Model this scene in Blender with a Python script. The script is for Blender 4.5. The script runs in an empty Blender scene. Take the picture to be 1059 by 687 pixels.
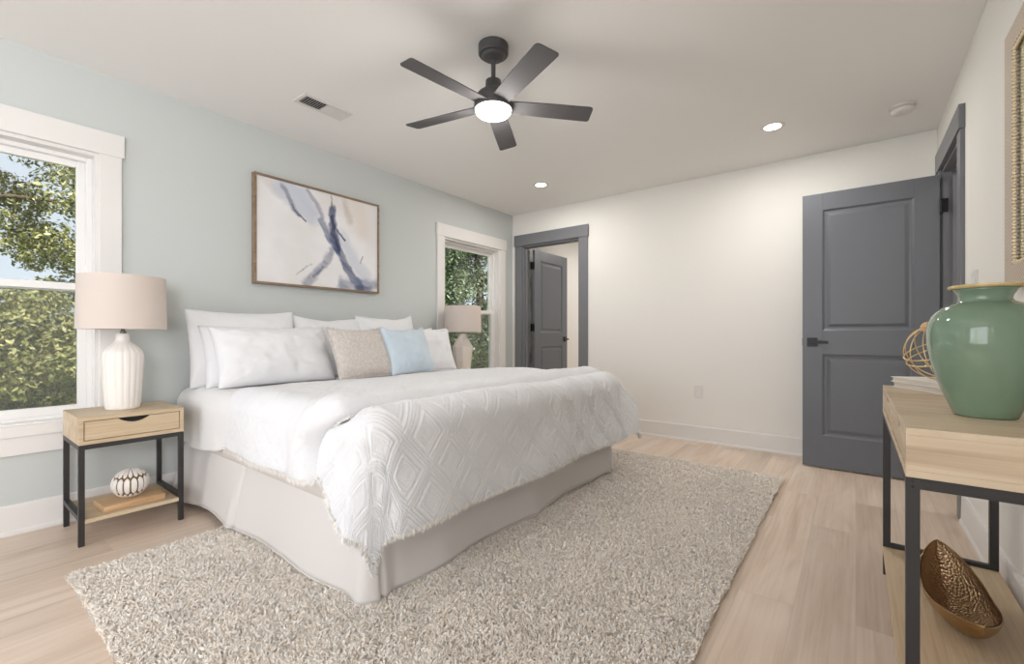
import bpy, bmesh, math, random
import numpy as np
from mathutils import Vector, Matrix

random.seed(7)
rng = np.random.default_rng(11)
SC = bpy.context.scene
COL = SC.collection
PI = math.pi

# ------------------------------------------------------------------ camera
cam = bpy.data.cameras.new('camera')
cam.sensor_width = 36.0
cam.lens = 463.6 / 1059 * 36.0
cam.shift_y = 3.5 / 1059
cam.clip_start = 0.02
cam_o = bpy.data.objects.new('camera', cam)
COL.objects.link(cam_o)
cam_o.location = (0, 0, 0.985)
cam_o.rotation_euler = (PI / 2, 0, math.asin(0.6086))
SC.camera = cam_o

# ------------------------------------------------------------------ colour management
SC.view_settings.view_transform = 'Standard'
SC.view_settings.look = 'None'
SC.view_settings.gamma = 1.0
SC.view_settings.use_curve_mapping = False
SC.view_settings.exposure = 0.35

# ------------------------------------------------------------------ world, sun, added fill lights
W = bpy.data.worlds.new('world')
SC.world = W
W.use_nodes = True
nt = W.node_tree
nt.nodes.clear()
wo = nt.nodes.new('ShaderNodeOutputWorld')
bg = nt.nodes.new('ShaderNodeBackground')
sky = nt.nodes.new('ShaderNodeTexSky')
sky.sky_type = 'HOSEK_WILKIE'
sky.turbidity = 3.0
sky.sun_direction = Vector((0.45, 0.15, 0.8)).normalized()
mixc = nt.nodes.new('ShaderNodeMix')
mixc.data_type = 'RGBA'
mixc.inputs[0].default_value = 0.6
mixc.inputs[7].default_value = (0.86, 0.9, 0.97, 1)
nt.links.new(sky.outputs[0], mixc.inputs[6])
nt.links.new(mixc.outputs[2], bg.inputs[0])
bg.inputs[1].default_value = 1.25
nt.links.new(bg.outputs[0], wo.inputs[0])

def add_light(name, kind, loc, rot, energy, color=(1, 1, 1), size=None, size_y=None, parent=None, **kw):
    l = bpy.data.lights.new(name, kind)
    l.energy = energy
    l.color = color
    if kind == 'AREA' and size:
        l.size = size
        if size_y:
            l.shape = 'RECTANGLE'
            l.size_y = size_y
    for k, v in kw.items():
        setattr(l, k, v)
    o = bpy.data.objects.new(name, l)
    COL.objects.link(o)
    o.location = loc
    o.rotation_euler = rot
    if parent:
        o.parent = parent
    return o

add_light('sun', 'SUN', (6, 0, 8), (0, math.radians(42), math.radians(8)), 8.0, (1.0, 0.95, 0.84), angle=0.01)
# added fill light, sent in through an unseen added opening behind the photographer
add_light('fill_light', 'AREA', (-1.45, -4.2, 1.5), (math.radians(90), 0, 0), 118, (0.95, 0.97, 1.0), 5.0, 3.0)

add_light('fill_light', 'AREA', (1.9, -1.0, 1.5), (0, math.radians(90), 0), 270, (0.97, 0.98, 1.0), 2.2, 2.6)  # second added fill light, outside the unseen opening in the right wall

# ------------------------------------------------------------------ helpers
def wloc(o):
    v = Vector((0, 0, 0))
    while o is not None:
        v = v + o.location
        o = o.parent
    return v

def tag(o, label=None, cat=None, group=None, kind=None):
    if label: o['label'] = label
    if cat: o['category'] = cat
    if group: o['group'] = group
    if kind: o['kind'] = kind
    return o

def thing(name, label, cat, loc=(0, 0, 0), group=None):
    o = bpy.data.objects.new(name, None)
    o.empty_display_size = 0.1
    COL.objects.link(o)
    o.location = loc
    return tag(o, label, cat, group)

def link_mesh(name, me, mats, parent=None, loc=None, smooth=False, bevel=0, subsurf=0, seg=2):
    if not isinstance(mats, (list, tuple)):
        mats = [mats]
    for m in mats:
        me.materials.append(m)
    base = wloc(parent) if parent else (Vector(loc) if loc is not None else Vector((0, 0, 0)))
    if base.length > 0:
        me.transform(Matrix.Translation(-base))
    o = bpy.data.objects.new(name, me)
    COL.objects.link(o)
    if parent:
        o.parent = parent
    elif loc is not None:
        o.location = loc
    if smooth:
        me.polygons.foreach_set('use_smooth', [True] * len(me.polygons))
    if bevel:
        b = o.modifiers.new('bevel', 'BEVEL')
        b.width = bevel
        b.segments = seg
        b.limit_method = 'ANGLE'
        b.angle_limit = math.radians(40)
    if subsurf:
        s = o.modifiers.new('sub', 'SUBSURF')
        s.levels = s.render_levels = subsurf
    return o

class MB:
    """collects shapes in world coordinates, links them as one mesh object"""
    def __init__(self):
        self.v = []; self.f = []; self.mi = []
    def add(self, vs, fs, mi=0):
        n = len(self.v)
        self.v += [tuple(p) for p in vs]
        self.f += [tuple(i + n for i in q) for q in fs]
        self.mi += [mi] * len(fs)
        return self
    def box(self, x0, x1, y0, y1, z0, z1, mi=0, mat=None):
        vs = [Vector((x, y, z)) for x in (x0, x1) for y in (y0, y1) for z in (z0, z1)]
        if mat is not None:
            vs = [mat @ p for p in vs]
        return self.add(vs, [(0, 1, 3, 2), (4, 6, 7, 5), (0, 4, 5, 1), (2, 3, 7, 6), (0, 2, 6, 4), (1, 5, 7, 3)], mi)
    def prism(self, pts, axis, a0, a1, mi=0, mat=None):
        """pts 2D outline; extruded along axis ('x','y','z') from a0 to a1"""
        def P(u, v, a):
            p = {'x': (a, u, v), 'y': (u, a, v), 'z': (u, v, a)}[axis]
            return mat @ Vector(p) if mat is not None else Vector(p)
        n = len(pts)
        vs = [P(u, v, a0) for u, v in pts] + [P(u, v, a1) for u, v in pts]
        fs = [tuple(range(n - 1, -1, -1)), tuple(range(n, 2 * n))]
        fs += [(i, (i + 1) % n, n + (i + 1) % n, n + i) for i in range(n)]
        return self.add(vs, fs, mi)
    def lathe(self, prof, c=(0, 0, 0), seg=48, mi=0, rfun=None, cap0=True, cap1=True, mat=None):
        vs = []; fs = []
        for r, z in prof:
            for k in range(seg):
                a = 2 * PI * k / seg
                rr = r * (rfun(a, z) if rfun else 1)
                p = Vector((rr * math.cos(a), rr * math.sin(a), z))
                if mat is not None: p = mat @ p
                vs.append((p.x + c[0], p.y + c[1], p.z + c[2]))
        for i in range(len(prof) - 1):
            for k in range(seg):
                k2 = (k + 1) % seg
                fs.append((i * seg + k, i * seg + k2, (i + 1) * seg + k2, (i + 1) * seg + k))
        if cap0: fs.append(tuple(range(seg - 1, -1, -1)))
        if cap1: fs.append(tuple((len(prof) - 1) * seg + k for k in range(seg)))
        return self.add(vs, fs, mi)
    def tube(self, pts, r, seg=8, closed=False, mi=0, cap=True):
        pts = [Vector(p) for p in pts]
        n = len(pts)
        vs = []; fs = []
        prev = None
        for i, p in enumerate(pts):
            if closed:
                d = pts[(i + 1) % n] - pts[i - 1]
            else:
                d = pts[min(i + 1, n - 1)] - pts[max(i - 1, 0)]
            d.normalize()
            if prev is None:
                up = Vector((0, 0, 1)) if abs(d.z) < 0.9 else Vector((1, 0, 0))
                a = d.cross(up).normalized()
            else:
                a = (prev - d * prev.dot(d)).normalized()
            prev = a
            b = d.cross(a)
            rr = r[i] if isinstance(r, (list, tuple)) else r
            for k in range(seg):
                t = 2 * PI * k / seg
                vs.append(p + a * (rr * math.cos(t)) + b * (rr * math.sin(t)))
        m = n if closed else n - 1
        for i in range(m):
            j = (i + 1) % n
            for k in range(seg):
                k2 = (k + 1) % seg
                fs.append((i * seg + k, i * seg + k2, j * seg + k2, j * seg + k))
        if not closed and cap:
            fs.append(tuple(range(seg - 1, -1, -1)))
            fs.append(tuple((n - 1) * seg + k for k in range(seg)))
        return self.add(vs, fs, mi)
    def build(self, name, mats, parent=None, **kw):
        me = bpy.data.meshes.new(name)
        me.from_pydata(self.v, [], self.f)
        if any(self.mi):
            me.polygons.foreach_set('material_index', self.mi)
        o = link_mesh(name, me, mats, parent, **kw)
        bm = bmesh.new(); bm.from_mesh(me)
        bmesh.ops.recalc_face_normals(bm, faces=bm.faces)
        bm.to_mesh(me); bm.free()
        return o

def np_mesh(name, V, F):
    """fast mesh from arrays; F all same size"""
    me = bpy.data.meshes.new(name)
    V = np.asarray(V, dtype=np.float32); F = np.asarray(F, dtype=np.int32)
    k = F.shape[1]
    me.vertices.add(len(V)); me.vertices.foreach_set('co', V.ravel())
    me.loops.add(F.size); me.loops.foreach_set('vertex_index', F.ravel())
    me.polygons.add(len(F))
    me.polygons.foreach_set('loop_start', np.arange(0, F.size, k, dtype=np.int32))
    me.polygons.foreach_set('loop_total', np.full(len(F), k, dtype=np.int32))
    me.update(calc_edges=True)
    return me

def grid_faces(nu, nv, closed_v=False):
    i = np.arange(nu - 1)[:, None]; j = np.arange(nv if closed_v else nv - 1)[None, :]
    j2 = (j + 1) % nv
    a = i * nv + j; b = (i + 1) * nv + j; c = (i + 1) * nv + j2; d = i * nv + j2
    return np.stack([a, b, c, d], -1).reshape(-1, 4)

def vnoise(x, y, seed=0):
    """value noise on arrays, -1..1"""
    def h(i, j):
        n = (i * 374761393 + j * 668265263 + seed * 1442695041) & 0xFFFFFFFF
        n = ((n ^ (n >> 13)) * 1274126177) & 0xFFFFFFFF
        return ((n ^ (n >> 16)) & 0xFFFF) / 32767.5 - 1
    x = np.asarray(x, float); y = np.asarray(y, float)
    xi = np.floor(x).astype(np.int64); yi = np.floor(y).astype(np.int64)
    fx = x - xi; fy = y - yi
    fx = fx * fx * (3 - 2 * fx); fy = fy * fy * (3 - 2 * fy)
    a = h(xi, yi); b = h(xi + 1, yi); c = h(xi, yi + 1); d = h(xi + 1, yi + 1)
    return (a * (1 - fx) + b * fx) * (1 - fy) + (c * (1 - fx) + d * fx) * fy

def fbm(x, y, seed=0, oct=4):
    s = 0; a = 1; t = 0
    for k in range(oct):
        s = s + a * vnoise(x * 2 ** k, y * 2 ** k, seed + k * 17)
        t += a; a *= 0.5
    return s / t

def sstep(a, b, x):
    t = np.clip((x - a) / (b - a), 0, 1)
    return t * t * (3 - 2 * t)

def copy_tree(o, parent=None):
    c = o.copy()
    COL.objects.link(c)
    c.parent = parent
    for ch in list(o.children):
        copy_tree(ch, c)
    return c

# ------------------------------------------------------------------ materials
def srgb(r, g, b):
    def f(c):
        c /= 255.0
        return c / 12.92 if c <= 0.04045 else ((c + 0.055) / 1.055) ** 2.4
    return (f(r), f(g), f(b), 1.0)

def mat(name, col, rough=0.6, metal=0.0, spec=0.5, bump=None, var=None, coat=0.0, sheen=0.0, trans=0.0, emit=None):
    """procedural principled; bump=(scale, strength, detail); var=(scale, amount) tonal noise"""
    m = bpy.data.materials.new(name)
    m.use_nodes = True
    n = m.node_tree; L = n.links
    p = n.nodes['Principled BSDF']
    p.inputs['Base Color'].default_value = col
    p.inputs['Roughness'].default_value = rough
    p.inputs['Metallic'].default_value = metal
    p.inputs['Specular IOR Level'].default_value = spec
    p.inputs['Coat Weight'].default_value = coat
    p.inputs['Sheen Weight'].default_value = sheen
    tc = n.nodes.new('ShaderNodeTexCoord')
    if bump:
        t = n.nodes.new('ShaderNodeTexNoise'); t.inputs['Scale'].default_value = bump[0]
        t.inputs['Detail'].default_value = bump[2] if len(bump) > 2 else 3
        L.new(tc.outputs['Object'], t.inputs['Vector'])
        b = n.nodes.new('ShaderNodeBump'); b.inputs['Strength'].default_value = bump[1]
        b.inputs['Distance'].default_value = 0.01
        L.new(t.outputs['Fac'], b.inputs['Height']); L.new(b.outputs[0], p.inputs['Normal'])
    if var:
        t = n.nodes.new('ShaderNodeTexNoise'); t.inputs['Scale'].default_value = var[0]
        t.inputs['Detail'].default_value = 4
        L.new(tc.outputs['Object'], t.inputs['Vector'])
        r = n.nodes.new('ShaderNodeValToRGB')
        a = var[1]
        r.color_ramp.elements[0].position = 0.3; r.color_ramp.elements[1].position = 0.7
        r.color_ramp.elements[0].color = tuple(c * (1 - a) for c in col[:3]) + (1,)
        r.color_ramp.elements[1].color = tuple(min(1, c * (1 + a)) for c in col[:3]) + (1,)
        L.new(t.outputs['Fac'], r.inputs[0]); L.new(r.outputs[0], p.inputs['Base Color'])
    if emit:
        p.inputs['Emission Color'].default_value = emit[0]
        p.inputs['Emission Strength'].default_value = emit[1]
    return m

def wood_mat(name, cols, grain_axis='y', scale=1.0, rough=0.45, planks=None):
    """light oak grain stretched along one axis; planks=(length, width) adds floor boards"""
    m = bpy.data.materials.new(name); m.use_nodes = True
    n = m.node_tree; L = n.links; N = n.nodes.new
    p = n.nodes['Principled BSDF']; p.inputs['Roughness'].default_value = rough
    tc = N('ShaderNodeTexCoord')
    vec = tc.outputs['Object']
    off = None
    if planks:
        mp = N('ShaderNodeMapping'); mp.inputs['Rotation'].default_value = (0, 0, PI / 2)
        L.new(vec, mp.inputs[0])
        bt = N('ShaderNodeTexBrick')
        bt.inputs['Scale'].default_value = 1.0
        bt.inputs['Brick Width'].default_value = planks[0]
        bt.inputs['Row Height'].default_value = planks[1]
        bt.inputs['Mortar Size'].default_value = 0.0012
        bt.inputs['Mortar Smooth'].default_value = 0.4
        bt.offset = 0.37
        bt.inputs['Color1'].default_value = (0, 0, 0, 1); bt.inputs['Color2'].default_value = (1, 1, 1, 1)
        bt.inputs['Mortar'].default_value = (0.5, 0.5, 0.5, 1)
        L.new(mp.outputs[0], bt.inputs['Vector'])
        sc = N('ShaderNodeVectorMath'); sc.operation = 'SCALE'; sc.inputs['Scale'].default_value = 7.0
        L.new(bt.outputs['Color'], sc.inputs[0])
        ad = N('ShaderNodeVectorMath'); ad.operation = 'ADD'
        L.new(vec, ad.inputs[0]); L.new(sc.outputs[0], ad.inputs[1])
        vec = ad.outputs[0]
    mp2 = N('ShaderNodeMapping')
    s = {'x': (1.2, 9, 9), 'y': (9, 1.2, 9), 'z': (9, 9, 1.2)}[grain_axis]
    mp2.inputs['Scale'].default_value = tuple(a * scale for a in s)
    L.new(vec, mp2.inputs[0])
    n1 = N('ShaderNodeTexNoise'); n1.inputs['Scale'].default_value = 1.0; n1.inputs['Detail'].default_value = 6; n1.inputs['Distortion'].default_value = 1.6
    L.new(mp2.outputs[0], n1.inputs['Vector'])
    mp3 = N('ShaderNodeMapping'); mp3.inputs['Scale'].default_value = tuple(a * scale * (14 if a > 5 else 1.8) for a in s)
    L.new(vec, mp3.inputs[0])
    n2 = N('ShaderNodeTexNoise'); n2.inputs['Scale'].default_value = 1.0; n2.inputs['Detail'].default_value = 4
    L.new(mp3.outputs[0], n2.inputs['Vector'])
    mx = N('ShaderNodeMix'); mx.data_type = 'FLOAT'; mx.inputs[0].default_value = 0.35
    L.new(n1.outputs['Fac'], mx.inputs[2]); L.new(n2.outputs['Fac'], mx.inputs[3])
    r = N('ShaderNodeValToRGB')
    e = r.color_ramp.elements
    e[0].position = 0.33; e[0].color = cols[0]
    e[1].position = 0.68; e[1].color = cols[2]
    k = e.new(0.5); k.color = cols[1]
    L.new(mx.outputs[0], r.inputs[0])
    out = r.outputs[0]
    if planks:
        hs = N('ShaderNodeHueSaturation')
        mr = N('ShaderNodeMapRange'); mr.inputs['To Min'].default_value = 0.92; mr.inputs['To Max'].default_value = 1.06
        L.new(bt.outputs['Color'], mr.inputs['Value']); L.new(mr.outputs[0], hs.inputs['Value'])
        L.new(out, hs.inputs['Color'])
        mm = N('ShaderNodeMix'); mm.data_type = 'RGBA'
        L.new(bt.outputs['Fac'], mm.inputs[0]); L.new(hs.outputs[0], mm.inputs[6])
        mm.inputs[7].default_value = tuple(c * 0.84 for c in cols[1][:3]) + (1,)
        out = mm.outputs[2]
    L.new(out, p.inputs['Base Color'])
    b = N('ShaderNodeBump'); b.inputs['Strength'].default_value = 0.12; b.inputs['Distance'].default_value = 0.003
    L.new(n2.outputs['Fac'], b.inputs['Height']); L.new(b.outputs[0], p.inputs['Normal'])
    return m

M = {}
M['wall_blue'] = mat('pale_blue_grey_paint', srgb(203, 207, 205), 0.75, bump=(260, 0.05))
M['wall_white'] = mat('warm_white_paint', srgb(237, 234, 229), 0.75, bump=(260, 0.05))
M['ceiling'] = mat('ceiling_paint', srgb(242, 240, 237), 0.85, bump=(200, 0.05))
M['trim'] = mat('white_trim_paint', srgb(232, 229, 226), 0.4)
M['vinyl'] = mat('white_vinyl', srgb(238, 236, 234), 0.35)
M['grey_trim'] = mat('slate_grey_trim_paint', srgb(118, 119, 123), 0.4)
M['grey_door'] = mat('slate_grey_door_paint', srgb(104, 107, 113), 0.38, bump=(120, 0.04))
M['black'] = mat('black_powder_coat', srgb(48, 46, 46), 0.45)
M['black_hw'] = mat('black_hardware', srgb(32, 32, 34), 0.35, metal=0.4)
M['floor'] = wood_mat('light_oak_planks', [srgb(198, 175, 154), srgb(216, 196, 178), srgb(227, 211, 196)], 'y', 0.75, 0.42, planks=(1.4, 0.18))
M['oak'] = wood_mat('light_oak_veneer', [srgb(178, 152, 121), srgb(202, 180, 149), srgb(217, 199, 172)], 'y', 0.9, 0.45)
M['oak_x'] = wood_mat('light_oak_end_veneer', [srgb(178, 154, 127), srgb(207, 186, 158), srgb(222, 205, 181)], 'x', 0.9, 0.45)
M['oak_block'] = wood_mat('oak_block', [srgb(186, 146, 104), srgb(208, 172, 130), srgb(219, 188, 148)], 'y', 1.2, 0.5)
M['bedding'] = mat('white_quilted_cotton', srgb(234, 234, 236), 0.85, bump=(180, 0.25, 5), sheen=0.2)
M['fringe'] = mat('white_fringe_yarn', srgb(248, 245, 240), 0.8)
M['sheet'] = mat('white_sheet_cotton', srgb(236, 235, 235), 0.85, bump=(45, 0.12, 4), sheen=0.2)
M['pillow'] = mat('white_pillow_cotton', srgb(234, 234, 236), 0.85, bump=(35, 0.15, 4), sheen=0.2)
M['mattress'] = mat('cream_mattress_cover', srgb(222, 214, 207), 0.85, bump=(60, 0.15, 3))
M['skirt'] = mat('pale_grey_skirt_cloth', srgb(226, 221, 218), 0.8, bump=(400, 0.1, 2))
M['taupe'] = mat('taupe_chenille', srgb(216, 207, 200), 0.85, bump=(110, 0.9, 4), var=(60, 0.13), sheen=0.3)
M['blue'] = mat('light_blue_velvet', srgb(200, 215, 226), 0.6, var=(5, 0.08), sheen=0.5, bump=(30, 0.12))
M['shade'] = mat('beige_linen_shade', srgb(214, 201, 192), 0.85, bump=(300, 0.15))
M['ceramic'] = mat('white_ceramic', srgb(238, 232, 226), 0.35, bump=(25, 0.1))
M['ceramic_cream'] = mat('cream_ceramic', srgb(240, 230, 222), 0.4)
M['steel'] = mat('brushed_steel', srgb(150, 148, 146), 0.3, metal=1.0)
M['fan'] = mat('matte_charcoal', srgb(82, 80, 82), 0.5, metal=0.25)
M['fan_blade'] = mat('charcoal_blade', srgb(96, 94, 95), 0.7, spec=0.15)
M['gold'] = mat('gold_metal', srgb(222, 196, 146), 0.34, metal=0.9)
M['gold_paint'] = mat('antique_gold_paint', srgb(112, 92, 56), 0.5, metal=0.3)
M['lampglass'] = mat('lit_opal_glass', srgb(255, 255, 255), 0.4, emit=((1, 0.98, 0.95, 1), 3.0))
M['canlens'] = mat('lit_recessed_lens', srgb(255, 255, 255), 0.4, emit=((1, 0.97, 0.92, 1), 6.0))
M['dark'] = mat('cavity_shade', srgb(40, 38, 38), 0.8)  # near-black colour standing in for shade inside gaps and recesses
M['vent_dark'] = mat('duct_metal', srgb(120, 121, 118), 0.7)
M['plastic'] = mat('white_plastic', srgb(227, 224, 219), 0.35)
M['paper'] = mat('book_cover_white', srgb(236, 232, 226), 0.6)
M['pages'] = mat('book_pages', srgb(214, 205, 192), 0.8, bump=(30, 0.1))
M['mirror'] = mat('mirror_glass', srgb(225, 230, 230), 0.02, metal=1.0)
M['bark'] = mat('tree_bark', srgb(92, 78, 64), 0.9, bump=(30, 0.8), var=(12, 0.25))
M['grass'] = mat('lawn', srgb(92, 112, 58), 0.95, var=(3, 0.3), bump=(60, 0.6))
M['art_frame'] = wood_mat('brown_wood_frame', [srgb(112, 92, 74), srgb(140, 118, 97), srgb(160, 139, 118)], 'y', 2.0, 0.5)

# glazed green vase
def green_glaze():
    m = mat('sage_green_glaze', srgb(118, 142, 119), 0.08, coat=0.6, var=(4, 0.10))
    m.node_tree.nodes['Principled BSDF'].inputs['Coat Roughness'].default_value = 0.04
    return m
M['green'] = green_glaze()

def glass_mat():
    m = bpy.data.materials.new('window_glass'); m.use_nodes = True
    n = m.node_tree; n.nodes.clear(); L = n.links
    o = n.nodes.new('ShaderNodeOutputMaterial')
    t = n.nodes.new('ShaderNodeBsdfTransparent'); t.inputs[0].default_value = (0.93, 0.95, 0.94, 1)
    g = n.nodes.new('ShaderNodeBsdfGlossy'); g.inputs['Roughness'].default_value = 0.01
    lw = n.nodes.new('ShaderNodeLayerWeight'); lw.inputs[0].default_value = 0.5
    pw = n.nodes.new('ShaderNodeMath'); pw.operation = 'POWER'; pw.inputs[1].default_value = 4.0
    L.new(lw.outputs['Facing'], pw.inputs[0])
    f = n.nodes.new('ShaderNodeMath'); f.operation = 'MULTIPLY_ADD'; f.inputs[1].default_value = 0.9; f.inputs[2].default_value = 0.04
    L.new(pw.outputs[0], f.inputs[0])
    mx = n.nodes.new('ShaderNodeMixShader')
    L.new(f.outputs[0], mx.inputs[0]); L.new(t.outputs[0], mx.inputs[1]); L.new(g.outputs[0], mx.inputs[2])
    L.new(mx.outputs[0], o.inputs[0])
    return m
M['glass'] = glass_mat()

def screen_mat():
    """fine insect mesh: a woven grid of thin grey threads"""
    m = bpy.data.materials.new('insect_screen'); m.use_nodes = True
    n = m.node_tree; n.nodes.clear(); L = n.links
    o = n.nodes.new('ShaderNodeOutputMaterial')
    t = n.nodes.new('ShaderNodeBsdfTransparent')
    d = n.nodes.new('ShaderNodeBsdfDiffuse'); d.inputs[0].default_value = srgb(150, 148, 140)
    mx = n.nodes.new('ShaderNodeMixShader'); mx.inputs[0].default_value = 0.22
    L.new(t.outputs[0], mx.inputs[1]); L.new(d.outputs[0], mx.inputs[2]); L.new(mx.outputs[0], o.inputs[0])
    return m
M['screen'] = screen_mat()

def leaf_mat(name, c1, c2, c3):
    m = bpy.data.materials.new(name); m.use_nodes = True
    n = m.node_tree; L = n.links
    p = n.nodes['Principled BSDF']; p.inputs['Roughness'].default_value = 0.45
    g = n.nodes.new('ShaderNodeNewGeometry')
    r = n.nodes.new('ShaderNodeValToRGB'); e = r.color_ramp.elements
    e[0].color = c1; e[1].color = c3; k = e.new(0.55); k.color = c2
    L.new(g.outputs['Random Per Island'], r.inputs[0]); L.new(r.outputs[0], p.inputs['Base Color'])
    tr = n.nodes.new('ShaderNodeBsdfTranslucent'); L.new(r.outputs[0], tr.inputs[0])
    mx = n.nodes.new('ShaderNodeMixShader'); mx.inputs[0].default_value = 0.3
    out = n.nodes['Material Output']
    L.new(p.outputs[0], mx.inputs[1]); L.new(tr.outputs[0], mx.inputs[2]); L.new(mx.outputs[0], out.inputs[0])
    return m
M['leaf_a'] = leaf_mat('sunlit_leaves', srgb(92, 98, 58), srgb(152, 154, 94), srgb(216, 208, 156))
M['leaf_b'] = leaf_mat('dark_leaves', srgb(44, 60, 40), srgb(88, 108, 74), srgb(176, 190, 148))

def frame_weave():
    m = mat('carved_whitewashed_frame', srgb(205, 190, 172), 0.6)
    n = m.node_tree; L = n.links; p = n.nodes['Principled BSDF']
    tc = n.nodes.new('ShaderNodeTexCoord')
    mp = n.nodes.new('ShaderNodeMapping'); mp.inputs['Rotation'].default_value = (math.radians(35), 0, 0)
    L.new(tc.outputs['Object'], mp.inputs[0])
    w = n.nodes.new('ShaderNodeTexWave'); w.bands_direction = 'Z'; w.inputs['Scale'].default_value = 26; w.inputs['Distortion'].default_value = 0.3
    L.new(mp.outputs[0], w.inputs['Vector'])
    r = n.nodes.new('ShaderNodeValToRGB')
    r.color_ramp.elements[0].color = srgb(176, 152, 130); r.color_ramp.elements[0].position = 0.25
    r.color_ramp.elements[1].color = srgb(226, 214, 200); r.color_ramp.elements[1].position = 0.6
    L.new(w.outputs['Fac'], r.inputs[0]); L.new(r.outputs[0], p.inputs['Base Color'])
    b = n.nodes.new('ShaderNodeBump'); b.inputs['Strength'].default_value = 0.6; b.inputs['Distance'].default_value = 0.004
    L.new(w.outputs['Fac'], b.inputs['Height']); L.new(b.outputs[0], p.inputs['Normal'])
    return m
M['weave'] = frame_weave()

def hammered():
    m = mat('hammered_bronze', srgb(172, 146, 116), 0.3, metal=1.0)
    n = m.node_tree; L = n.links; p = n.nodes['Principled BSDF']
    tc = n.nodes.new('ShaderNodeTexCoord')
    v = n.nodes.new('ShaderNodeTexVoronoi'); v.inputs['Scale'].default_value = 130
    L.new(tc.outputs['Object'], v.inputs['Vector'])
    b = n.nodes.new('ShaderNodeBump'); b.inputs['Strength'].default_value = 0.9; b.inputs['Distance'].default_value = 0.004
    L.new(v.outputs['Distance'], b.inputs['Height']); L.new(b.outputs[0], p.inputs['Normal'])
    return m
M['bronze_in'] = hammered()
M['bronze_out'] = mat('brushed_gold_bronze', srgb(164, 134, 96), 0.38, metal=1.0)

def pile_mat():
    m = bpy.data.materials.new('shag_pile'); m.use_nodes = True
    n = m.node_tree; L = n.links; p = n.nodes['Principled BSDF']
    p.inputs['Roughness'].default_value = 0.9; p.inputs['Sheen Weight'].default_value = 0.3
    g = n.nodes.new('ShaderNodeNewGeometry')
    r = n.nodes.new('ShaderNodeValToRGB'); e = r.color_ramp.elements
    e[0].color = srgb(232, 215, 197); e[1].color = srgb(255, 251, 246); e[0].position = 0.0; e[1].position = 1.0
    k = e.new(0.4); k.color = srgb(251, 243, 232)
    L.new(g.outputs['Random Per Island'], r.inputs[0])
    tc = n.nodes.new('ShaderNodeTexCoord')
    t = n.nodes.new('ShaderNodeTexNoise'); t.inputs['Scale'].default_value = 3.0; t.inputs['Detail'].default_value = 3
    L.new(tc.outputs['Object'], t.inputs['Vector'])
    hs = n.nodes.new('ShaderNodeHueSaturation')
    mr = n.nodes.new('ShaderNodeMapRange'); mr.inputs['From Min'].default_value = 0.3; mr.inputs['From Max'].default_value = 0.7
    mr.inputs['To Min'].default_value = 0.95; mr.inputs['To Max'].default_value = 1.04
    L.new(t.outputs['Fac'], mr.inputs['Value']); L.new(mr.outputs[0], hs.inputs['Value'])
    L.new(r.outputs[0], hs.inputs['Color']); L.new(hs.outputs[0], p.inputs['Base Color'])
    return m
M['pile'] = pile_mat()

# ------------------------------------------------------------------ room shell
XL, XR, YB, YN, H = -3.315, 0.455, 4.335, -2.0, 2.44
T = 0.15
def struct(name, mb, m, **kw):
    o = mb.build(name, m, **kw)
    o['kind'] = 'structure'
    return o

struct('floor', MB().box(XL - T, XR + 1.6, YN - T, 7.2, -0.12, 0.0), M['floor'])
struct('ceiling', MB().box(XL - T, XR + 1.6, YN - T, 7.2, H, H + 0.15), M['ceiling'])

# window openings on the left wall (jamb to jamb)
W1 = (-0.325, 0.575, 0.535, 1.985)
W2 = (3.18, 4.08, 0.535, 1.985)
def wall_x(name, x0, x1, y0, y1, holes, m):
    mb = MB()
    ys = sorted(holes)
    y = y0
    for (a, b, c, d) in ys:
        mb.box(x0, x1, y, a, 0, H)
        if c > 0: mb.box(x0, x1, a, b, 0, c)
        mb.box(x0, x1, a, b, d, H)
        y = b
    mb.box(x0, x1, y, y1, 0, H)
    return struct(name, mb, m)
def wall_y(name, y0, y1, x0, x1, holes, m):
    mb = MB(); x = x0
    for (a, b, c, d) in sorted(holes):
        mb.box(x, a, y0, y1, 0, H)
        if c > 0: mb.box(a, b, y0, y1, 0, c)
        mb.box(a, b, y0, y1, d, H)
        x = b
    mb.box(x, x1, y0, y1, 0, H)
    return struct(name, mb, m)

wall_x('wall_left', XL - T, XL, YN - T, YB, [W1, W2], M['wall_blue'])
D1 = (-3.166, -2.39, 0, 2.055)      # doorway to the adjoining room, in the back wall
wall_y('wall_back', YB, YB + 0.115, XL - T, XR + 0.115, [D1], M['wall_white'])
D2 = (3.41, 4.07, 0, 2.075)           # doorway in the right wall
wall_x('wall_right', XR, XR + 0.115, YN - T, YB, [D2, (-1.8, -0.5, 0.85, 2.1)], M['wall_white'])
wall_y('wall_front', YN - T, YN, XL, XR, [(-2.9, 0.0, 0.3, 2.3)], M['wall_white'])
# adjoining rooms seen through the doorways
struct('wall_bathroom', MB().box(XL - T, XL, YB + 0.115, 7.2, 0, H).box(-1.3, -1.2, YB + 0.115, 7.2, 0, H).box(XL, -1.3, 7.1, 7.2, 0, H), M['wall_white'])
struct('wall_hall', MB().box(XR + 1.5, XR + 1.6, 2.4, YB + 0.5, 0, H).box(XR + 0.115, XR + 1.5, 2.4, 2.5, 0, H).box(XR + 0.115, XR + 1.5, YB + 0.4, YB + 0.5, 0, H), M['wall_white'])

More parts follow.
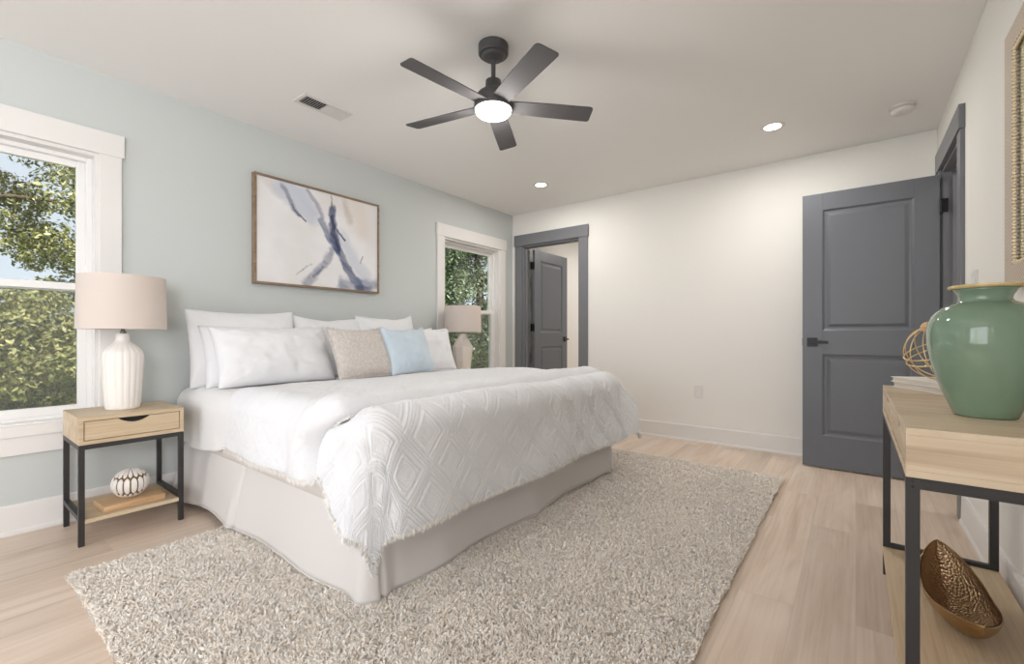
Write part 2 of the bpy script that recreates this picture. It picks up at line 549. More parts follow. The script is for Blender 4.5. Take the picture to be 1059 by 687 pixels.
# skirting boards
def baseboard(name, segs, axis, pos, direc):
    mb = MB()
    for a, b in segs:
        prof = [(0, 0), (0.024, 0), (0.024, 0.012), (0.017, 0.024), (0.015, 0.14), (0.011, 0.148), (0, 0.148)]
        pts = [(pos + direc * u, v) for u, v in prof]
        if axis == 'y':
            vs = [(u, a, v) for u, v in pts] + [(u, b, v) for u, v in pts]
        else:
            vs = [(a, u, v) for u, v in pts] + [(b, u, v) for u, v in pts]
        n = len(pts)
        mb.add(vs, [tuple(range(n)), tuple(range(2 * n - 1, n - 1, -1))] + [(i, (i + 1) % n, n + (i + 1) % n, n + i) for i in range(n)])
    struct(name, mb, M['trim'])
baseboard('baseboard_left', [(YN, YB)], 'y', XL, 1)
baseboard('baseboard_back', [(XL, -3.27), (-2.288, XR)], 'x', YB, -1)
baseboard('baseboard_right', [(YN, 3.31)], 'y', XR, -1)

# ---- windows
def make_window(name, w, sashview=True):
    y0, y1, z0, z1 = w
    root = bpy.data.objects.new(name, None); COL.objects.link(root)
    root.location = (XL, (y0 + y1) / 2, z0); root['kind'] = 'structure'
    c = 0.095
    mb = MB()   # interior casing: legs, header board with small overhang, apron
    mb.box(XL, XL + 0.019, y0 - c, y0, z0 - 0.04, z1 + 0.005)
    mb.box(XL, XL + 0.019, y1, y1 + c, z0 - 0.04, z1 + 0.005)
    mb.box(XL, XL + 0.027, y0 - c - 0.01, y1 + c + 0.01, z1, z1 + 0.125)
    mb.build('window_casing', M['trim'], root, bevel=0.002)
    mb = MB()
    mb.box(XL, XL + 0.030, y0 - c, y1 + c, z0 - 0.055, z0 + 0.0)
    mb.build('window_sill', M['trim'], root, bevel=0.003)
    MB().box(XL, XL + 0.019, y0 - c, y1 + c, z0 - 0.145, z0 - 0.055).build('window_apron', M['trim'], root, bevel=0.002)
    mb = MB()   # jamb liner
    for a, b in ((y0 - 0.001, y0 + 0.018), (y1 - 0.018, y1 + 0.001)):
        mb.box(XL - T, XL + 0.004, a, b, z0, z1)
    mb.box(XL - T, XL + 0.004, y0 + 0.018, y1 - 0.018, z1 - 0.018, z1 + 0.001)
    mb.box(XL - T, XL + 0.004, y0 + 0.018, y1 - 0.018, z0 - 0.001, z0 + 0.010)
    mb.build('window_jamb', M['trim'], root)
    a, b = y0 + 0.018, y1 - 0.018
    f = MB()    # vinyl frame
    xf0, xf1 = XL - 0.13, XL - 0.06
    f.box(xf0, xf1, a, a + 0.022, z0 + 0.01, z1 - 0.018); f.box(xf0, xf1, b - 0.022, b, z0 + 0.01, z1 - 0.018)
    f.box(xf0, xf1, a + .022, b - .022, z1 - 0.040, z1 - 0.018); f.box(xf0, xf1, a + .022, b - .022, z0 + 0.01, z0 + 0.028)
    f.build('window_frame', M['vinyl'], root, bevel=0.002)
    zm = 1.235
    def sash(x0, x1, za, zb, bot, top):
        s = MB(); st = 0.036
        s.box(x0, x1, a + 0.022, a + 0.022 + st, za, zb); s.box(x0, x1, b - 0.022 - st, b - 0.022, za, zb)
        s.box(x0, x1, a + 0.022 + st, b - 0.022 - st, za, za + bot); s.box(x0, x1, a + 0.022 + st, b - 0.022 - st, zb - top, zb)
        so = s.build('sash', M['vinyl'], root, bevel=0.003)
        xm = (x0 + x1) / 2
        MB().box(xm - 0.002, xm + 0.002, a + 0.05, b - 0.05, za + bot - 0.005, zb - top + 0.005).build('pane', M['glass'], so)
    sash(XL - 0.12, XL - 0.092, zm - 0.01, z1 - 0.040, 0.035, 0.035)      # upper sash, outer track
    sash(XL - 0.090, XL - 0.062, z0 + 0.028, zm + 0.035, 0.045, 0.038)    # lower sash, inner track
    MB().box(XL - 0.142, XL - 0.140, a + 0.02, b - 0.02, z0 + 0.02, zm + 0.02).build('insect_screen', M['screen'], root)
    return root
make_window('window_1', W1)
make_window('window_2', W2)

# unseen framed opening behind the photographer, added to let fill light in
wr = bpy.data.objects.new('fill_opening_front', None); COL.objects.link(wr); wr.location = (-1.45, YN, 0.3); wr['kind'] = 'structure'
mb = MB()
for x in (-2.9, -1.48, -0.05):
    mb.box(x, x + 0.05, YN - 0.1, YN - 0.04, 0.3, 2.3)
mb.box(-2.9, 0, YN - 0.1, YN - 0.04, 0.3, 0.36).box(-2.9, 0, YN - 0.1, YN - 0.04, 2.24, 2.3)
mb.build('window_frame', M['vinyl'], wr)

wr = bpy.data.objects.new('fill_opening_right', None); COL.objects.link(wr); wr.location = (XR, -1.15, 0.85); wr['kind'] = 'structure'  # unseen right-wall opening, added for the second fill light
mb = MB()
for y in (-1.8, -1.175, -0.55):
    mb.box(XR + 0.05, XR + 0.10, y, y + 0.05, 0.90, 2.05)
mb.box(XR + 0.05, XR + 0.10, -1.8, -0.5, 0.85, 0.90).box(XR + 0.05, XR + 0.10, -1.8, -0.5, 2.05, 2.1)
mb.build('window_frame', M['vinyl'], wr)

# ---- door casings (structure) and door leaves
def casing_back():
    root = bpy.data.objects.new('trim_1', None); COL.objects.link(root); root.location = (-2.78, YB, 0); root['kind'] = 'structure'
    x0, x1, zt = D1[0], D1[1], D1[3]
    mb = MB()
    mb.box(x0 - 0.1, x0, YB - 0.019, YB, 0, zt).box(x1, x1 + 0.1, YB - 0.019, YB, 0, zt)
    mb.box(x0 - 0.108, x1 + 0.108, YB - 0.027, YB, zt, zt + 0.128)
    mb.build('door_casing', M['grey_trim'], root, bevel=0.002)
    mb = MB()
    mb.box(x0 - 0.001, x0 + 0.018, YB - 0.002, YB + 0.12, 0, zt).box(x1 - 0.018, x1 + 0.001, YB - 0.002, YB + 0.12, 0, zt)
    mb.box(x0 + 0.018, x1 - 0.018, YB - 0.002, YB + 0.12, zt - 0.018, zt + 0.001)
    mb.box(x0 + 0.018, x0 + 0.030, YB + 0.03, YB + 0.07, 0, zt - 0.018).box(x1 - 0.030, x1 - 0.018, YB + 0.03, YB + 0.07, 0, zt - 0.018)
    mb.box(x0 + 0.030, x1 - 0.030, YB + 0.03, YB + 0.07, zt - 0.030, zt - 0.018)
    mb.build('door_jamb', M['grey_trim'], root)
casing_back()

def casing_right():
    root = bpy.data.objects.new('trim_2', None); COL.objects.link(root); root.location = (XR, 3.8, 0); root['kind'] = 'structure'
    y0, y1, zt = D2[0], D2[1], D2[3]
    mb = MB()
    mb.box(XR - 0.019, XR, y0 - 0.1, y0, 0, zt).box(XR - 0.019, XR, y1, y1 + 0.1, 0, zt)
    mb.box(XR - 0.027, XR, y0 - 0.108, y1 + 0.108, zt, zt + 0.128)
    mb.build('door_casing', M['grey_trim'], root, bevel=0.002)
    mb = MB()
    mb.box(XR - 0.002, XR + 0.12, y0 - 0.001, y0 + 0.018, 0, zt).box(XR - 0.002, XR + 0.12, y1 - 0.018, y1 + 0.001, 0, zt)
    mb.box(XR - 0.002, XR + 0.12, y0 + 0.018, y1 - 0.018, zt - 0.018, zt + 0.001)
    mb.box(XR + 0.045, XR + 0.085, y1 - 0.030, y1 - 0.018, 0, zt - 0.018).box(XR + 0.045, XR + 0.085, y0 + .018, y1 - .030, zt - 0.030, zt - 0.018)
    mb.build('door_jamb', M['grey_trim'], root)
casing_right()

def door_leaf(name, label, length, ztop, matr, handle_side=1, zb=0.012, z0=0.0):
    """leaf in local frame: along +X from the hinge, thickness 0.035 along Y centred; matr places it"""
    root = bpy.data.objects.new(name, None); COL.objects.link(root)
    root.matrix_world = matr
    tag(root, label, 'door')
    t = 0.0175; st = 0.125
    zs = [zb, 0.245, 0.845, 1.02, ztop - 0.125, ztop]
    def local(mb, nm, m, parent=root, **kw):
        me = bpy.data.meshes.new(nm); me.from_pydata([tuple(v) for v in mb.v], [], mb.f)
        me.materials.append(m)
        bm = bmesh.new(); bm.from_mesh(me); bmesh.ops.recalc_face_normals(bm, faces=bm.faces); bm.to_mesh(me); bm.free()
        o = bpy.data.objects.new(nm, me); COL.objects.link(o); o.parent = parent
        if kw.get('bevel'):
            b = o.modifiers.new('bevel', 'BEVEL'); b.width = kw['bevel']; b.segments = 2; b.limit_method = 'ANGLE'
        if kw.get('smooth'):
            me.polygons.foreach_set('use_smooth', [True] * len(me.polygons))
        return o
    mb = MB()
    mb.box(0, st, -t, t, zs[0], zs[5]).box(length - st, length, -t, t, zs[0], zs[5])
    mb.box(st, length - st, -t, t, zs[0], zs[1]).box(st, length - st, -t, t, zs[2], zs[3]).box(st, length - st, -t, t, zs[4], zs[5])
    leaf = local(mb, 'door_frame', M['grey_door'], bevel=0.0015)
    for za, zb_ in ((zs[1], zs[2]), (zs[3], zs[4])):
        mb = MB()
        # sunk, sloped moulding then raised field, both faces
        for s in (-1, 1):
            rings = [(0, t - 0.001), (0.012, t - 0.010), (0.026, t - 0.011), (0.048, t - 0.003)]
            vs = []; fs = []
            for ins, d in rings:
                vs += [(st + ins, s * d, za + ins), (length - st - ins, s * d, za + ins), (length - st - ins, s * d, zb_ - ins), (st + ins, s * d, zb_ - ins)]
            for i in range(3):
                for k in range(4):
                    k2 = (k + 1) % 4
                    fs.append((i * 4 + k, i * 4 + k2, i * 4 + 4 + k2, i * 4 + 4 + k))
            fs.append((12, 13, 14, 15))
            mb.add(vs, fs)
        local(mb, 'door_panel', M['grey_door'])
    # lever handle with square rose both sides
    hx = length - 0.062; hz = 0.935
    mb = MB()
    for s in (-1, 1):
        a, b = sorted((s * t, s * (t + 0.009)))
        mb.box(hx - 0.033, hx + 0.033, a, b, hz - 0.033, hz + 0.033)
        mb.tube([(hx, s * t, hz), (hx, s * (t + 0.05), hz)], 0.010, 12)
        a, b = sorted((s * (t + 0.040), s * (t + 0.056)))
        mb.box(hx - 0.098, hx + 0.012, a, b, hz - 0.010, hz + 0.010)
    local(mb, 'door_handle', M['black_hw'], bevel=0.002)
    mb = MB(); mb.box(length - 0.001, length + 0.002, -0.012, 0.012, hz - 0.028, hz + 0.028)
    local(mb, 'latch_plate', M['black_hw'])
    for hzz in (0.25, 1.08, 1.83):
        mb = MB()
        s = handle_side
        mb.tube([(-0.006, s * (t + 0.004), hzz - 0.045), (-0.006, s * (t + 0.004), hzz + 0.045)], 0.008, 12)
        mb.box(-0.003, 0.0, -t + 0.002, t + 0.002, hzz - 0.045, hzz + 0.045)
        mb.box(-0.040, -0.004, s * (t + 0.001) - 0.0015, s * (t + 0.001) + 0.0015, hzz - 0.045, hzz + 0.045)
        local(mb, 'hinge', M['black_hw'])
    return root
# open slate door hinged at the right wall, leaf lying nearly parallel to the back wall
door_leaf('door', 'large slate grey two-panel door standing open in front of the white back wall', 0.755, 2.035,
          Matrix.Translation((0.435, 4.036, 0)) @ Matrix.Rotation(PI - 0.004, 4, 'Z'), 1)
# door of the adjoining room, swung away from us
door_leaf('door', 'slate grey door seen through the doorway beside the far window, opening away', 0.765, 2.025,
          Matrix.Translation((-3.098, YB + 0.135, 0)) @ Matrix.Rotation(PI / 2, 4, 'Z'), 1)

# ------------------------------------------------------------------ bed
BX0, BX1, BY0, BY1 = -3.27, -1.40, 0.985, 2.955
bed = thing('bed', 'king size bed with white bedding and a pale grey skirt, standing on the shag rug', 'bed', (-2.35, 1.95, 0.0))

def rounded_slab(x0, x1, y0, y1, z0, z1, r, n=10, bul=0.012):
    """box with rounded edges and slightly puffy sides"""
    bm = bmesh.new()
    bmesh.ops.create_cube(bm, size=1)
    for v in bm.verts:
        v.co = Vector((x0 + (v.co.x + .5) * (x1 - x0), y0 + (v.co.y + .5) * (y1 - y0), z0 + (v.co.z + .5) * (z1 - z0)))
    bmesh.ops.bevel(bm, geom=list(bm.edges), offset=r, segments=6, profile=0.5, affect='EDGES')
    me = bpy.data.meshes.new('slab'); bm.to_mesh(me); bm.free()
    return me
link_mesh('mattress', rounded_slab(BX0, BX1 + 0.01, BY0 - 0.03, BY1 + 0.03, 0.305, 0.650, 0.06), M['mattress'], bed, smooth=True)
link_mesh('box_spring', rounded_slab(BX0 + 0.02, BX1 - 0.01, BY0 + 0.015, BY1 - 0.015, 0.12, 0.335, 0.02), M['skirt'], bed, smooth=True)
for lx in (BX0 + 0.12, BX1 - 0.15):
    for ly in (BY0 + 0.15, BY1 - 0.15):
        MB().lathe([(0.025, 0.012), (0.028, 0.12)], (lx, ly, 0), 16).build('leg', M['black'], bed, smooth=False)

# skirt: three panels round the box with split corner pleats
def skirt():
    path = []
    yn, yf = BY0 - 0.010, BY1 + 0.010
    xs = BX1 + 0.005
    L1 = xs - BX0; L2 = yf - yn
    n1, n2 = 220, 260
    pts = []; 
    for i in range(n1 + 1): pts.append((BX0 + L1 * i / n1, yn, 0, -1, i / n1 * L1))
    for i in range(1, n2 + 1): pts.append((xs, yn + L2 * i / n2, 1, 0, L1 + i / n2 * L2))
    for i in range(1, n1 + 1): pts.append((xs - L1 * i / n1, yf, 0, 1, L1 + L2 + i / n1 * L1))
    nz = 16
    s = np.array([p[4] for p in pts])
    V = np.zeros((nz + 1, len(pts), 3))
    for k in range(nz + 1):
        t = k / nz            # 0 top .. 1 bottom
        wave = (0.055 - 0.040 * np.clip(s / L1, 0, 1)) * (s < L1) * t ** .6 + 0.012 * t * np.sin(s * 9.0 + 0.7) + 0.008 * t * vnoise(s * 5, s * 0 + 3.1, 5) + 0.02 * t ** 1.5
        # pleat flaps: near side middle-head and the corners
        for c0, wd, am in ((0.80, 0.04, 0.012), (L1 - 0.0, 0.09, 0.03), (L1 + 0.10, 0.03, -0.014), (L1 + L2, 0.08, 0.03), (L1 + L2 * 0.5, 0.05, 0.012)):
            wave = wave + am * t * np.exp(-((s - c0) / wd) ** 2)
        # sharp inverted pleat lines
        for c0, am in ((0.845, 0.022), (L1 + 0.035, 0.020), (L1 + L2 - 0.05, 0.015)):
            wave = wave - am * (0.3 + 0.7 * t) * np.exp(-((s - c0) / 0.008) ** 2)
        for i, p in enumerate(pts):
            nx, ny = p[2], p[3]
            # round the corners of the outline
            cx = sstep(L1 - 0.03, L1 + 0.03, s[i]); cy = sstep(L1 + L2 - 0.03, L1 + L2 + 0.03, s[i])
            nn = Vector((cx * (1 - cy), -(1 - cx) + cy, 0))
            zb = 0.030 + 0.010 * math.sin(s[i] * 2.2)
            V[k, i] = (p[0] + nn.x * wave[i], p[1] + nn.y * wave[i], 0.345 - (0.345 - zb) * t)
    me = np_mesh('bed_skirt', V.reshape(-1, 3), grid_faces(nz + 1, len(pts)))
    o = link_mesh('bed_skirt', me, M['skirt'], bed, smooth=True)
    so = o.modifiers.new('sol', 'SOLIDIFY'); so.thickness = 0.003
    # stitched hem cord along the bottom
    hem = MB().tube([tuple(V[nz, i]) for i in range(0, len(pts), 2)], 0.0035, 6)
    hem.build('hem', M['mattress'], o, smooth=True)
skirt()

def drape(a, b, zt, x_e, y0, y1, R=0.075, flare=0.10, pn=2.0):
    """cloth point: a metres from x=0 along +X measured flat, b along Y measured flat.
    beyond x_e / outside y0..y1 the cloth rolls over the edge and hangs."""
    a = np.asarray(a, float); b = np.asarray(b, float)
    xe = x_e - R; ya = y0 + R; yb = y1 - R
    da = np.maximum(a - xe, 0)
    db = np.where(b < ya, b - ya, np.where(b > yb, b - yb, 0))
    rr = np.maximum(np.hypot(da, db), 1e-6)
    r = (da ** pn + np.abs(db) ** pn) ** (1 / pn)
    q = R * PI / 2
    out = np.where(r < q, R * np.sin(np.minimum(r, q) / R), R + flare * (r - q))
    down = np.where(r < q, R * (1 - np.cos(np.minimum(r, q) / R)), R + (r - q) * math.sqrt(1 - flare ** 2))
    x = np.minimum(a, xe) + out * da / rr
    y = np.clip(b, ya, yb) + out * db / rr
    z = zt - down
    nrm = np.stack([np.where(r < q, np.sin(np.minimum(r, q) / R), 1) * da / rr,
                    np.where(r < q, np.sin(np.minimum(r, q) / R), 1) * db / rr,
                    np.where(r < q, np.cos(np.minimum(r, q) / R), flare)], -1)
    nrm /= np.linalg.norm(nrm, axis=-1, keepdims=True)
    return np.stack([x, y, z], -1), nrm, r

def diamonds(a, b):
    """raised nested-diamond tufting, returns 0..1 ridge height"""
    P = 0.235
    u = (a * 0.92 + b) / P; v = (a * 0.92 - b) / P
    fu = np.abs(u - np.round(u)); fv = np.abs(v - np.round(v))
    d = np.maximum(fu, fv)
    ridge = 0
    for c, w, h in ((0.47, 0.022, 1.0), (0.395, 0.02, 0.8), (0.27, 0.02, 0.9), (0.20, 0.018, 0.5)):
        ridge = ridge + h * np.exp(-((d - c) / w) ** 2)
    crinkle = 0.7 + 0.3 * (0.5 + 0.5 * vnoise(a * 70, b * 70, 3))
    return ridge * crinkle

def cloth_obj(name, P, nu, nv, m, parent, thick):
    me = np_mesh(name, P.reshape(-1, 3), grid_faces(nu, nv))
    o = link_mesh(name, me, m, parent, smooth=True)
    so = o.modifiers.new('sol', 'SOLIDIFY'); so.thickness = thick; so.offset = -1
    return o

def fringe_on(edge, outdir, name, m, parent, n, ln=0.018):
    """eyelash trim: many fine threads standing off an edge polyline"""
    E = np.asarray(edge); D = np.asarray(outdir)
    seg = np.linalg.norm(np.diff(E, axis=0), axis=1); cum = np.concatenate([[0], np.cumsum(seg)])
    t = rng.random(n) * cum[-1]
    i = np.clip(np.searchsorted(cum, t) - 1, 0, len(E) - 2)
    f = ((t - cum[i]) / np.maximum(seg[i], 1e-6))[:, None]
    p = E[i] * (1 - f) + E[i + 1] * f; d = D[i] * (1 - f) + D[i + 1] * f
    tan = (E[i + 1] - E[i]) / np.maximum(seg[i], 1e-6)[:, None]
    d = d + rng.normal(0, 0.35, (n, 3)); d /= np.linalg.norm(d, axis=1, keepdims=True)
    l = (ln * (0.5 + rng.random(n)))[:, None]
    w = 0.0022
    p = p - d * 0.006 + rng.normal(0, 0.003, (n, 3))
    V = np.stack([p - tan * w, p + tan * w, p + d * l + tan * w * .4], 1).reshape(-1, 3)
    F = np.arange(n * 3).reshape(-1, 3)
    o = link_mesh(name, np_mesh(name, V, F), m, parent)
    o['kind'] = 'stuff'
    return o

# sheet / blanket over the mattress at the head end
def bed_sheet():
    x0, x1 = BX0 + 0.0, -1.95
    nu, nv = 110, 330
    a = np.linspace(x0, x1, nu)[:, None] + np.zeros((1, nv))
    b = np.linspace(BY0 - 0.40, BY1 + 0.40, nv)[None, :] + np.zeros((nu, 1))
    # lower hem follows a shallow curve
    s = (a - x0) / (x1 - x0)
    bm_ = 1.945
    half = 0.985 + 0.335 - 0.13 * sstep(0.45, 0.85, s) + 0.03 * np.sin(s * 7) - 0.02
    b = bm_ + (b - bm_) / 1.3925 * half
    P, Nn, r = drape(a, b, 0.668, 9.0, BY0 - 0.055, BY1 + 0.055, 0.09, 0.04)
    P = P + Nn * (0.006 * fbm(a * 5, b * 5, 4) + 0.016 * sstep(0.05, 0.3, r) * (vnoise(a * 9, r * 1.5, 8) + 0.4) + 0.012 * np.exp(-((r - .05) / .1) ** 2))[..., None]
    P[..., 2] -= 0.01 * sstep(-3.15, -3.27, a) 
    o = cloth_obj('bed_sheet', P, nu, nv, M['sheet'], None, 0.006)
    tag(o, 'smooth white sheet over the head end of the mattress, under the pillows', 'sheet')
    return o
bed_sheet()

# comforter: foot part hanging over the end of the bed + thick folded-back band on top
comf = thing('comforter', 'white tufted comforter with diamond pattern folded over the foot of the bed', 'comforter', (-1.7, 1.95, 0.70))
YC = (BY0 + BY1) / 2
def comforter():
    x_e = BX1 + 0.075; y0 = BY0 - 0.050; y1 = BY1 + 0.055; ztop = 0.695
    nu, nv = 230, 620
    A0, A1 = -1.74, x_e + 0.385
    a = np.linspace(A0, A1, nu)[:, None] + np.zeros((1, nv))
    b = np.linspace(y0 - 0.375, y1 + 0.395, nv)[None, :] + np.zeros((nu, 1))
    # near and far hems start level with the folded band and drop towards the corners
    rise = 0.13 * (1 - sstep(A0, x_e - .02, a))
    wgt = np.abs(b - YC) / (YC - y0 + .375)
    b = YC + (b - YC) * (1 - rise * wgt ** 3)
    P, Nn, r = drape(a, b, ztop, x_e, y0, y1, 0.10, 0.10, np.where(b > YC, 7.0, 3.0))
    under = -0.052 * (1 - sstep(-1.60, -1.42, a)) * (1 - sstep(0.04, 0.14, r))
    corner = np.minimum(np.maximum(a - (x_e - 0.1), 0), np.maximum(np.maximum(y0 + .1 - b, b - y1 + .1), 0))
    puff = 0.018 * fbm(a * 3.2, b * 3.2, 9, 3) + 0.030 * np.exp(-((a - x_e + 0.08) / 0.16) ** 2) * (1 - 0.3 * sstep(0, .2, r))
    fold = 0.018 * sstep(0.15, 0.45, r) * np.sin(b * 7.5 + 1.0 + 2 * a)
    disp = under + puff + fold + 0.0065 * diamonds(a, b) + 0.0010 * vnoise(a * 60, b * 60, 2)
    P = P + Nn * disp[..., None]
    # far corner kicks out towards the door
    k = sstep(0.05, 0.30, corner) * (b > YC)
    P[..., 0] += 0.09 * k; P[..., 1] += 0.15 * k; P[..., 2] += 0.03 * k
    o = cloth_obj('comforter_main', P, nu, nv, M['bedding'], comf, 0.016)
    # fringe round the hem: near side, foot, far side
    e1 = P[:, 0]; e2 = P[-1, :]; e3 = P[::-1, -1]
    E = np.concatenate([e1, e2[1:], e3[1:]])
    I = np.concatenate([P[:, 0] - P[:, 3], (P[-1] - P[-4])[1:], (P[::-1, -1] - P[::-1, -4])[1:]])
    I /= np.linalg.norm(I, axis=1, keepdims=True) + 1e-9
    fringe_on(E, I, 'fringe_trim', M['fringe'], comf, 7000)
comforter()

def band():
    """folded-back part: lies over the sheet, ends in a fat rolled edge at the foot"""
    y0 = BY0 - 0.080; y1 = BY1 + 0.065
    nu, nv = 190, 400
    s = np.linspace(0, 1, nu)[:, None] + np.zeros((1, nv))
    w = np.linspace(0, 1, nv)[None, :] + np.zeros((nu, 1))
    b = (y0 - 0.255) + w * (y1 + 0.30 - (y0 - 0.255))
    # head-side edge runs slightly diagonal; foot-side crease close to the bed end
    ax0 = -2.52 + 0.10 * w
    ax1 = -1.53 + 0.015 * np.sin(b * 4) + 0.09 * sstep(1.0, 3.1, b) - 0.13 * sstep(.98, .75, b)
    a = ax0 + s * (ax1 - ax0)
    P, Nn, r = drape(a, b, 0.715, 9.0, y0, y1, 0.10, 0.06)
    body = 0.012 * fbm(a * 4, b * 4, 21, 3) + 0.0045 * diamonds(a + .07, b) + 0.0010 * vnoise(a * 60, b * 60, 2)
    body = body + 0.040 * np.exp(-((s - 0.90) / 0.10) ** 2) + 0.012 * np.exp(-((s - .35) / .2) ** 2)
    dist_end = (1 - s) * (ax1 - ax0)
    round_ = -0.062 * (1 - np.sqrt(np.clip(1 - (1 - np.clip(dist_end / 0.045, 0, 1)) ** 2, 0, 1)))
    dist_head = s * (ax1 - ax0)
    round_ = round_ - 0.030 * (1 - np.sqrt(np.clip(1 - (1 - np.clip(dist_head / 0.05, 0, 1)) ** 2, 0, 1)))
    hangw = 0.014 * sstep(0.12, 0.35, r) * np.sin(a * 9 + 1.2)
    P = P + Nn * (body + round_ + hangw)[..., None]
    o = cloth_obj('folded_band', P, nu, nv, M['bedding'], comf, 0.020)
    def unit(v): return v / (np.linalg.norm(v, axis=1, keepdims=True) + 1e-9)
    fringe_on(P[:, 0], unit(P[:, 0] - P[:, 3]), 'fringe_trim', M['fringe'], comf, 1600)
    fringe_on(P[-1, :], unit(P[-1] - P[-5] + np.array([0.01, 0, 0])), 'fringe_trim', M['fringe'], comf, 3500, 0.014)
    fringe_on(P[:, -1], unit(P[:, -1] - P[:, -4]), 'fringe_trim', M['fringe'], comf, 600)
band()

# ------------------------------------------------------------------ pillows
def pillow(name, label, cat, m, yc, xb, zb, w, h, th, tilt, seed, group=None, edge=0.0, yaw=0.0, roll=0.0, sag=0.02, wr=1.0):
    """soft pillow: width along Y, height along Z, leaning back towards the wall"""
    n = 56
    u = np.linspace(-1, 1, n)[:, None] + np.zeros((1, n))
    v = np.linspace(-1, 1, n)[None, :] + np.zeros((n, 1))
    prof = (np.clip(1 - np.abs(u) ** 3.0, 0, 1) ** 0.5) * (np.clip(1 - np.abs(v) ** 3.0, 0, 1) ** 0.5)
    # pulled-in sides between pointy corners
    bow = 0.045
    Y = u * w / 2 * (1 - bow * (1 - v ** 2) * np.abs(u) ** 2)
    Z = v * h / 2 * (1 - bow * (1 - u ** 2) * np.abs(v) ** 2)
    Z = Z + h / 2 - sag * (1 - u ** 2) * sstep(0, 1, v) + 0.008 * vnoise(u * 3, v * 0 + 1, seed) * sstep(.3, 1, v)
    wrk = wr * (0.012 * fbm(u * 2.2, v * 2.2, seed, 3) + 0.006 * np.exp(-((np.abs(u) - .85) / .12) ** 2) * np.sin(v * 11 + seed)
           + 0.004 * vnoise(u * 9, v * 3, seed + 3))
    # creases radiating from the corners
    ang = np.arctan2(1 - np.abs(v), 1 - np.abs(u) + 1e-6); rad = np.hypot(1 - np.abs(u), 1 - np.abs(v))
    wrk = wrk + wr * 0.006 * np.sin(ang * 14 + seed) * np.exp(-(rad / .35) ** 2) * sstep(0, .1, rad)
    front = th / 2 * prof + wrk * prof
    back = -th / 2 * prof + 0.5 * wrk * prof
    Pf = np.stack([front, Y, Z], -1); Pb = np.stack([back, Y, Z], -1)
    V = np.concatenate([Pf.reshape(-1, 3), Pb.reshape(-1, 3)])
    F1 = grid_faces(n, n); F2 = grid_faces(n, n)[:, ::-1] + n * n
    me = np_mesh(name, V, np.concatenate([F1, F2]))
    bm = bmesh.new(); bm.from_mesh(me)
    bmesh.ops.remove_doubles(bm, verts=bm.verts, dist=0.0006)
    bmesh.ops.recalc_face_normals(bm, faces=bm.faces)
    bm.to_mesh(me); bm.free()
    me.materials.append(m)
    me.polygons.foreach_set('use_smooth', [True] * len(me.polygons))
    o = bpy.data.objects.new(name, me); COL.objects.link(o)
    o.location = (xb, yc, zb)
    o.rotation_euler = (roll, -tilt, yaw)
    tag(o, label, cat, group)
    if edge:   # flat flange / ruffle round the seam
        k = 220; fl = []
        per = np.linspace(0, 4, k, endpoint=False)
        pts = []
        for t in per:
            s_, f = int(t), t - int(t); q = -1 + 2 * f
            uu, vv = [(q, -1), (1, q), (-q, 1), (-1, -q)][s_]
            yy = uu * w / 2 * (1 - bow * (1 - vv ** 2) * abs(uu) ** 2); zz = vv * h / 2 * (1 - bow * (1 - uu ** 2) * abs(vv) ** 2) + h / 2
            if vv > 0: zz -= sag * (1 - uu ** 2) * float(sstep(0, 1, np.array(vv)))
            pts.append((yy, zz, uu, vv))
        V = []
        for i, (yy, zz, uu, vv) in enumerate(pts):
            dv = Vector((uu if abs(uu) > .98 else 0, vv if abs(vv) > .98 else 0)); dv = dv / max(dv.length, 1e-6)
            V.append((0.0, yy - dv.x * .008, zz - dv.y * .008))
            rf = 0.35 * edge * math.sin(i * 1.7)
            V.append((rf * 0.4, yy + dv.x * (edge + rf * .3), zz + dv.y * (edge + rf * .3)))
        F = [(2 * i, 2 * i + 1, (2 * i + 3) % (2 * k), (2 * i + 2) % (2 * k)) for i in range(k)]
        me2 = bpy.data.meshes.new('flange'); me2.from_pydata(V, [], F); me2.materials.append(m)
        me2.polygons.foreach_set('use_smooth', [True] * len(F))
        fo = bpy.data.objects.new('flange', me2); COL.objects.link(fo); fo.parent = o
        sm = fo.modifiers.new('sol', 'SOLIDIFY'); sm.thickness = 0.003
    return o
G = 'white pillows at the head of the bed'
R_ = math.radians
pillow('pillow', 'tall white pillow against the wall, nearest the near nightstand', 'pillow', M['pillow'], 1.265, -3.10, 0.668, 0.66, 0.50, 0.15, R_(12), 1, G)
pillow('pillow', 'tall white pillow against the wall, middle of the back row', 'pillow', M['pillow'], 1.855, -3.10, 0.665, 0.56, 0.475, 0.14, R_(13), 2, G, roll=R_(-1))
pillow('pillow', 'tall white pillow against the wall, far end of the back row', 'pillow', M['pillow'], 2.39, -3.09, 0.665, 0.58, 0.50, 0.14, R_(13), 3, G, roll=R_(1.0))
pillow('pillow', 'plump white pillow mostly hidden behind the near front pillow', 'pillow', M['pillow'], 1.33, -2.985, 0.675, 0.70, 0.40, 0.15, R_(20), 4, G)
pillow('pillow', 'white pillow whose tip shows behind the blue cushion', 'pillow', M['pillow'], 2.50, -2.965, 0.672, 0.66, 0.40, 0.13, R_(20), 5, G)
pillow('pillow', 'large plump white pillow in front, left of the taupe cushion', 'pillow', M['pillow'], 1.355, -2.845, 0.682, 0.72, 0.40, 0.20, R_(25), 6, G, wr=1.5)
pillow('pillow', 'white pillow with ruffled edge just right of the blue cushion', 'pillow', M['pillow'], 2.545, -2.85, 0.684, 0.68, 0.37, 0.14, R_(18), 7, G, edge=0.016)
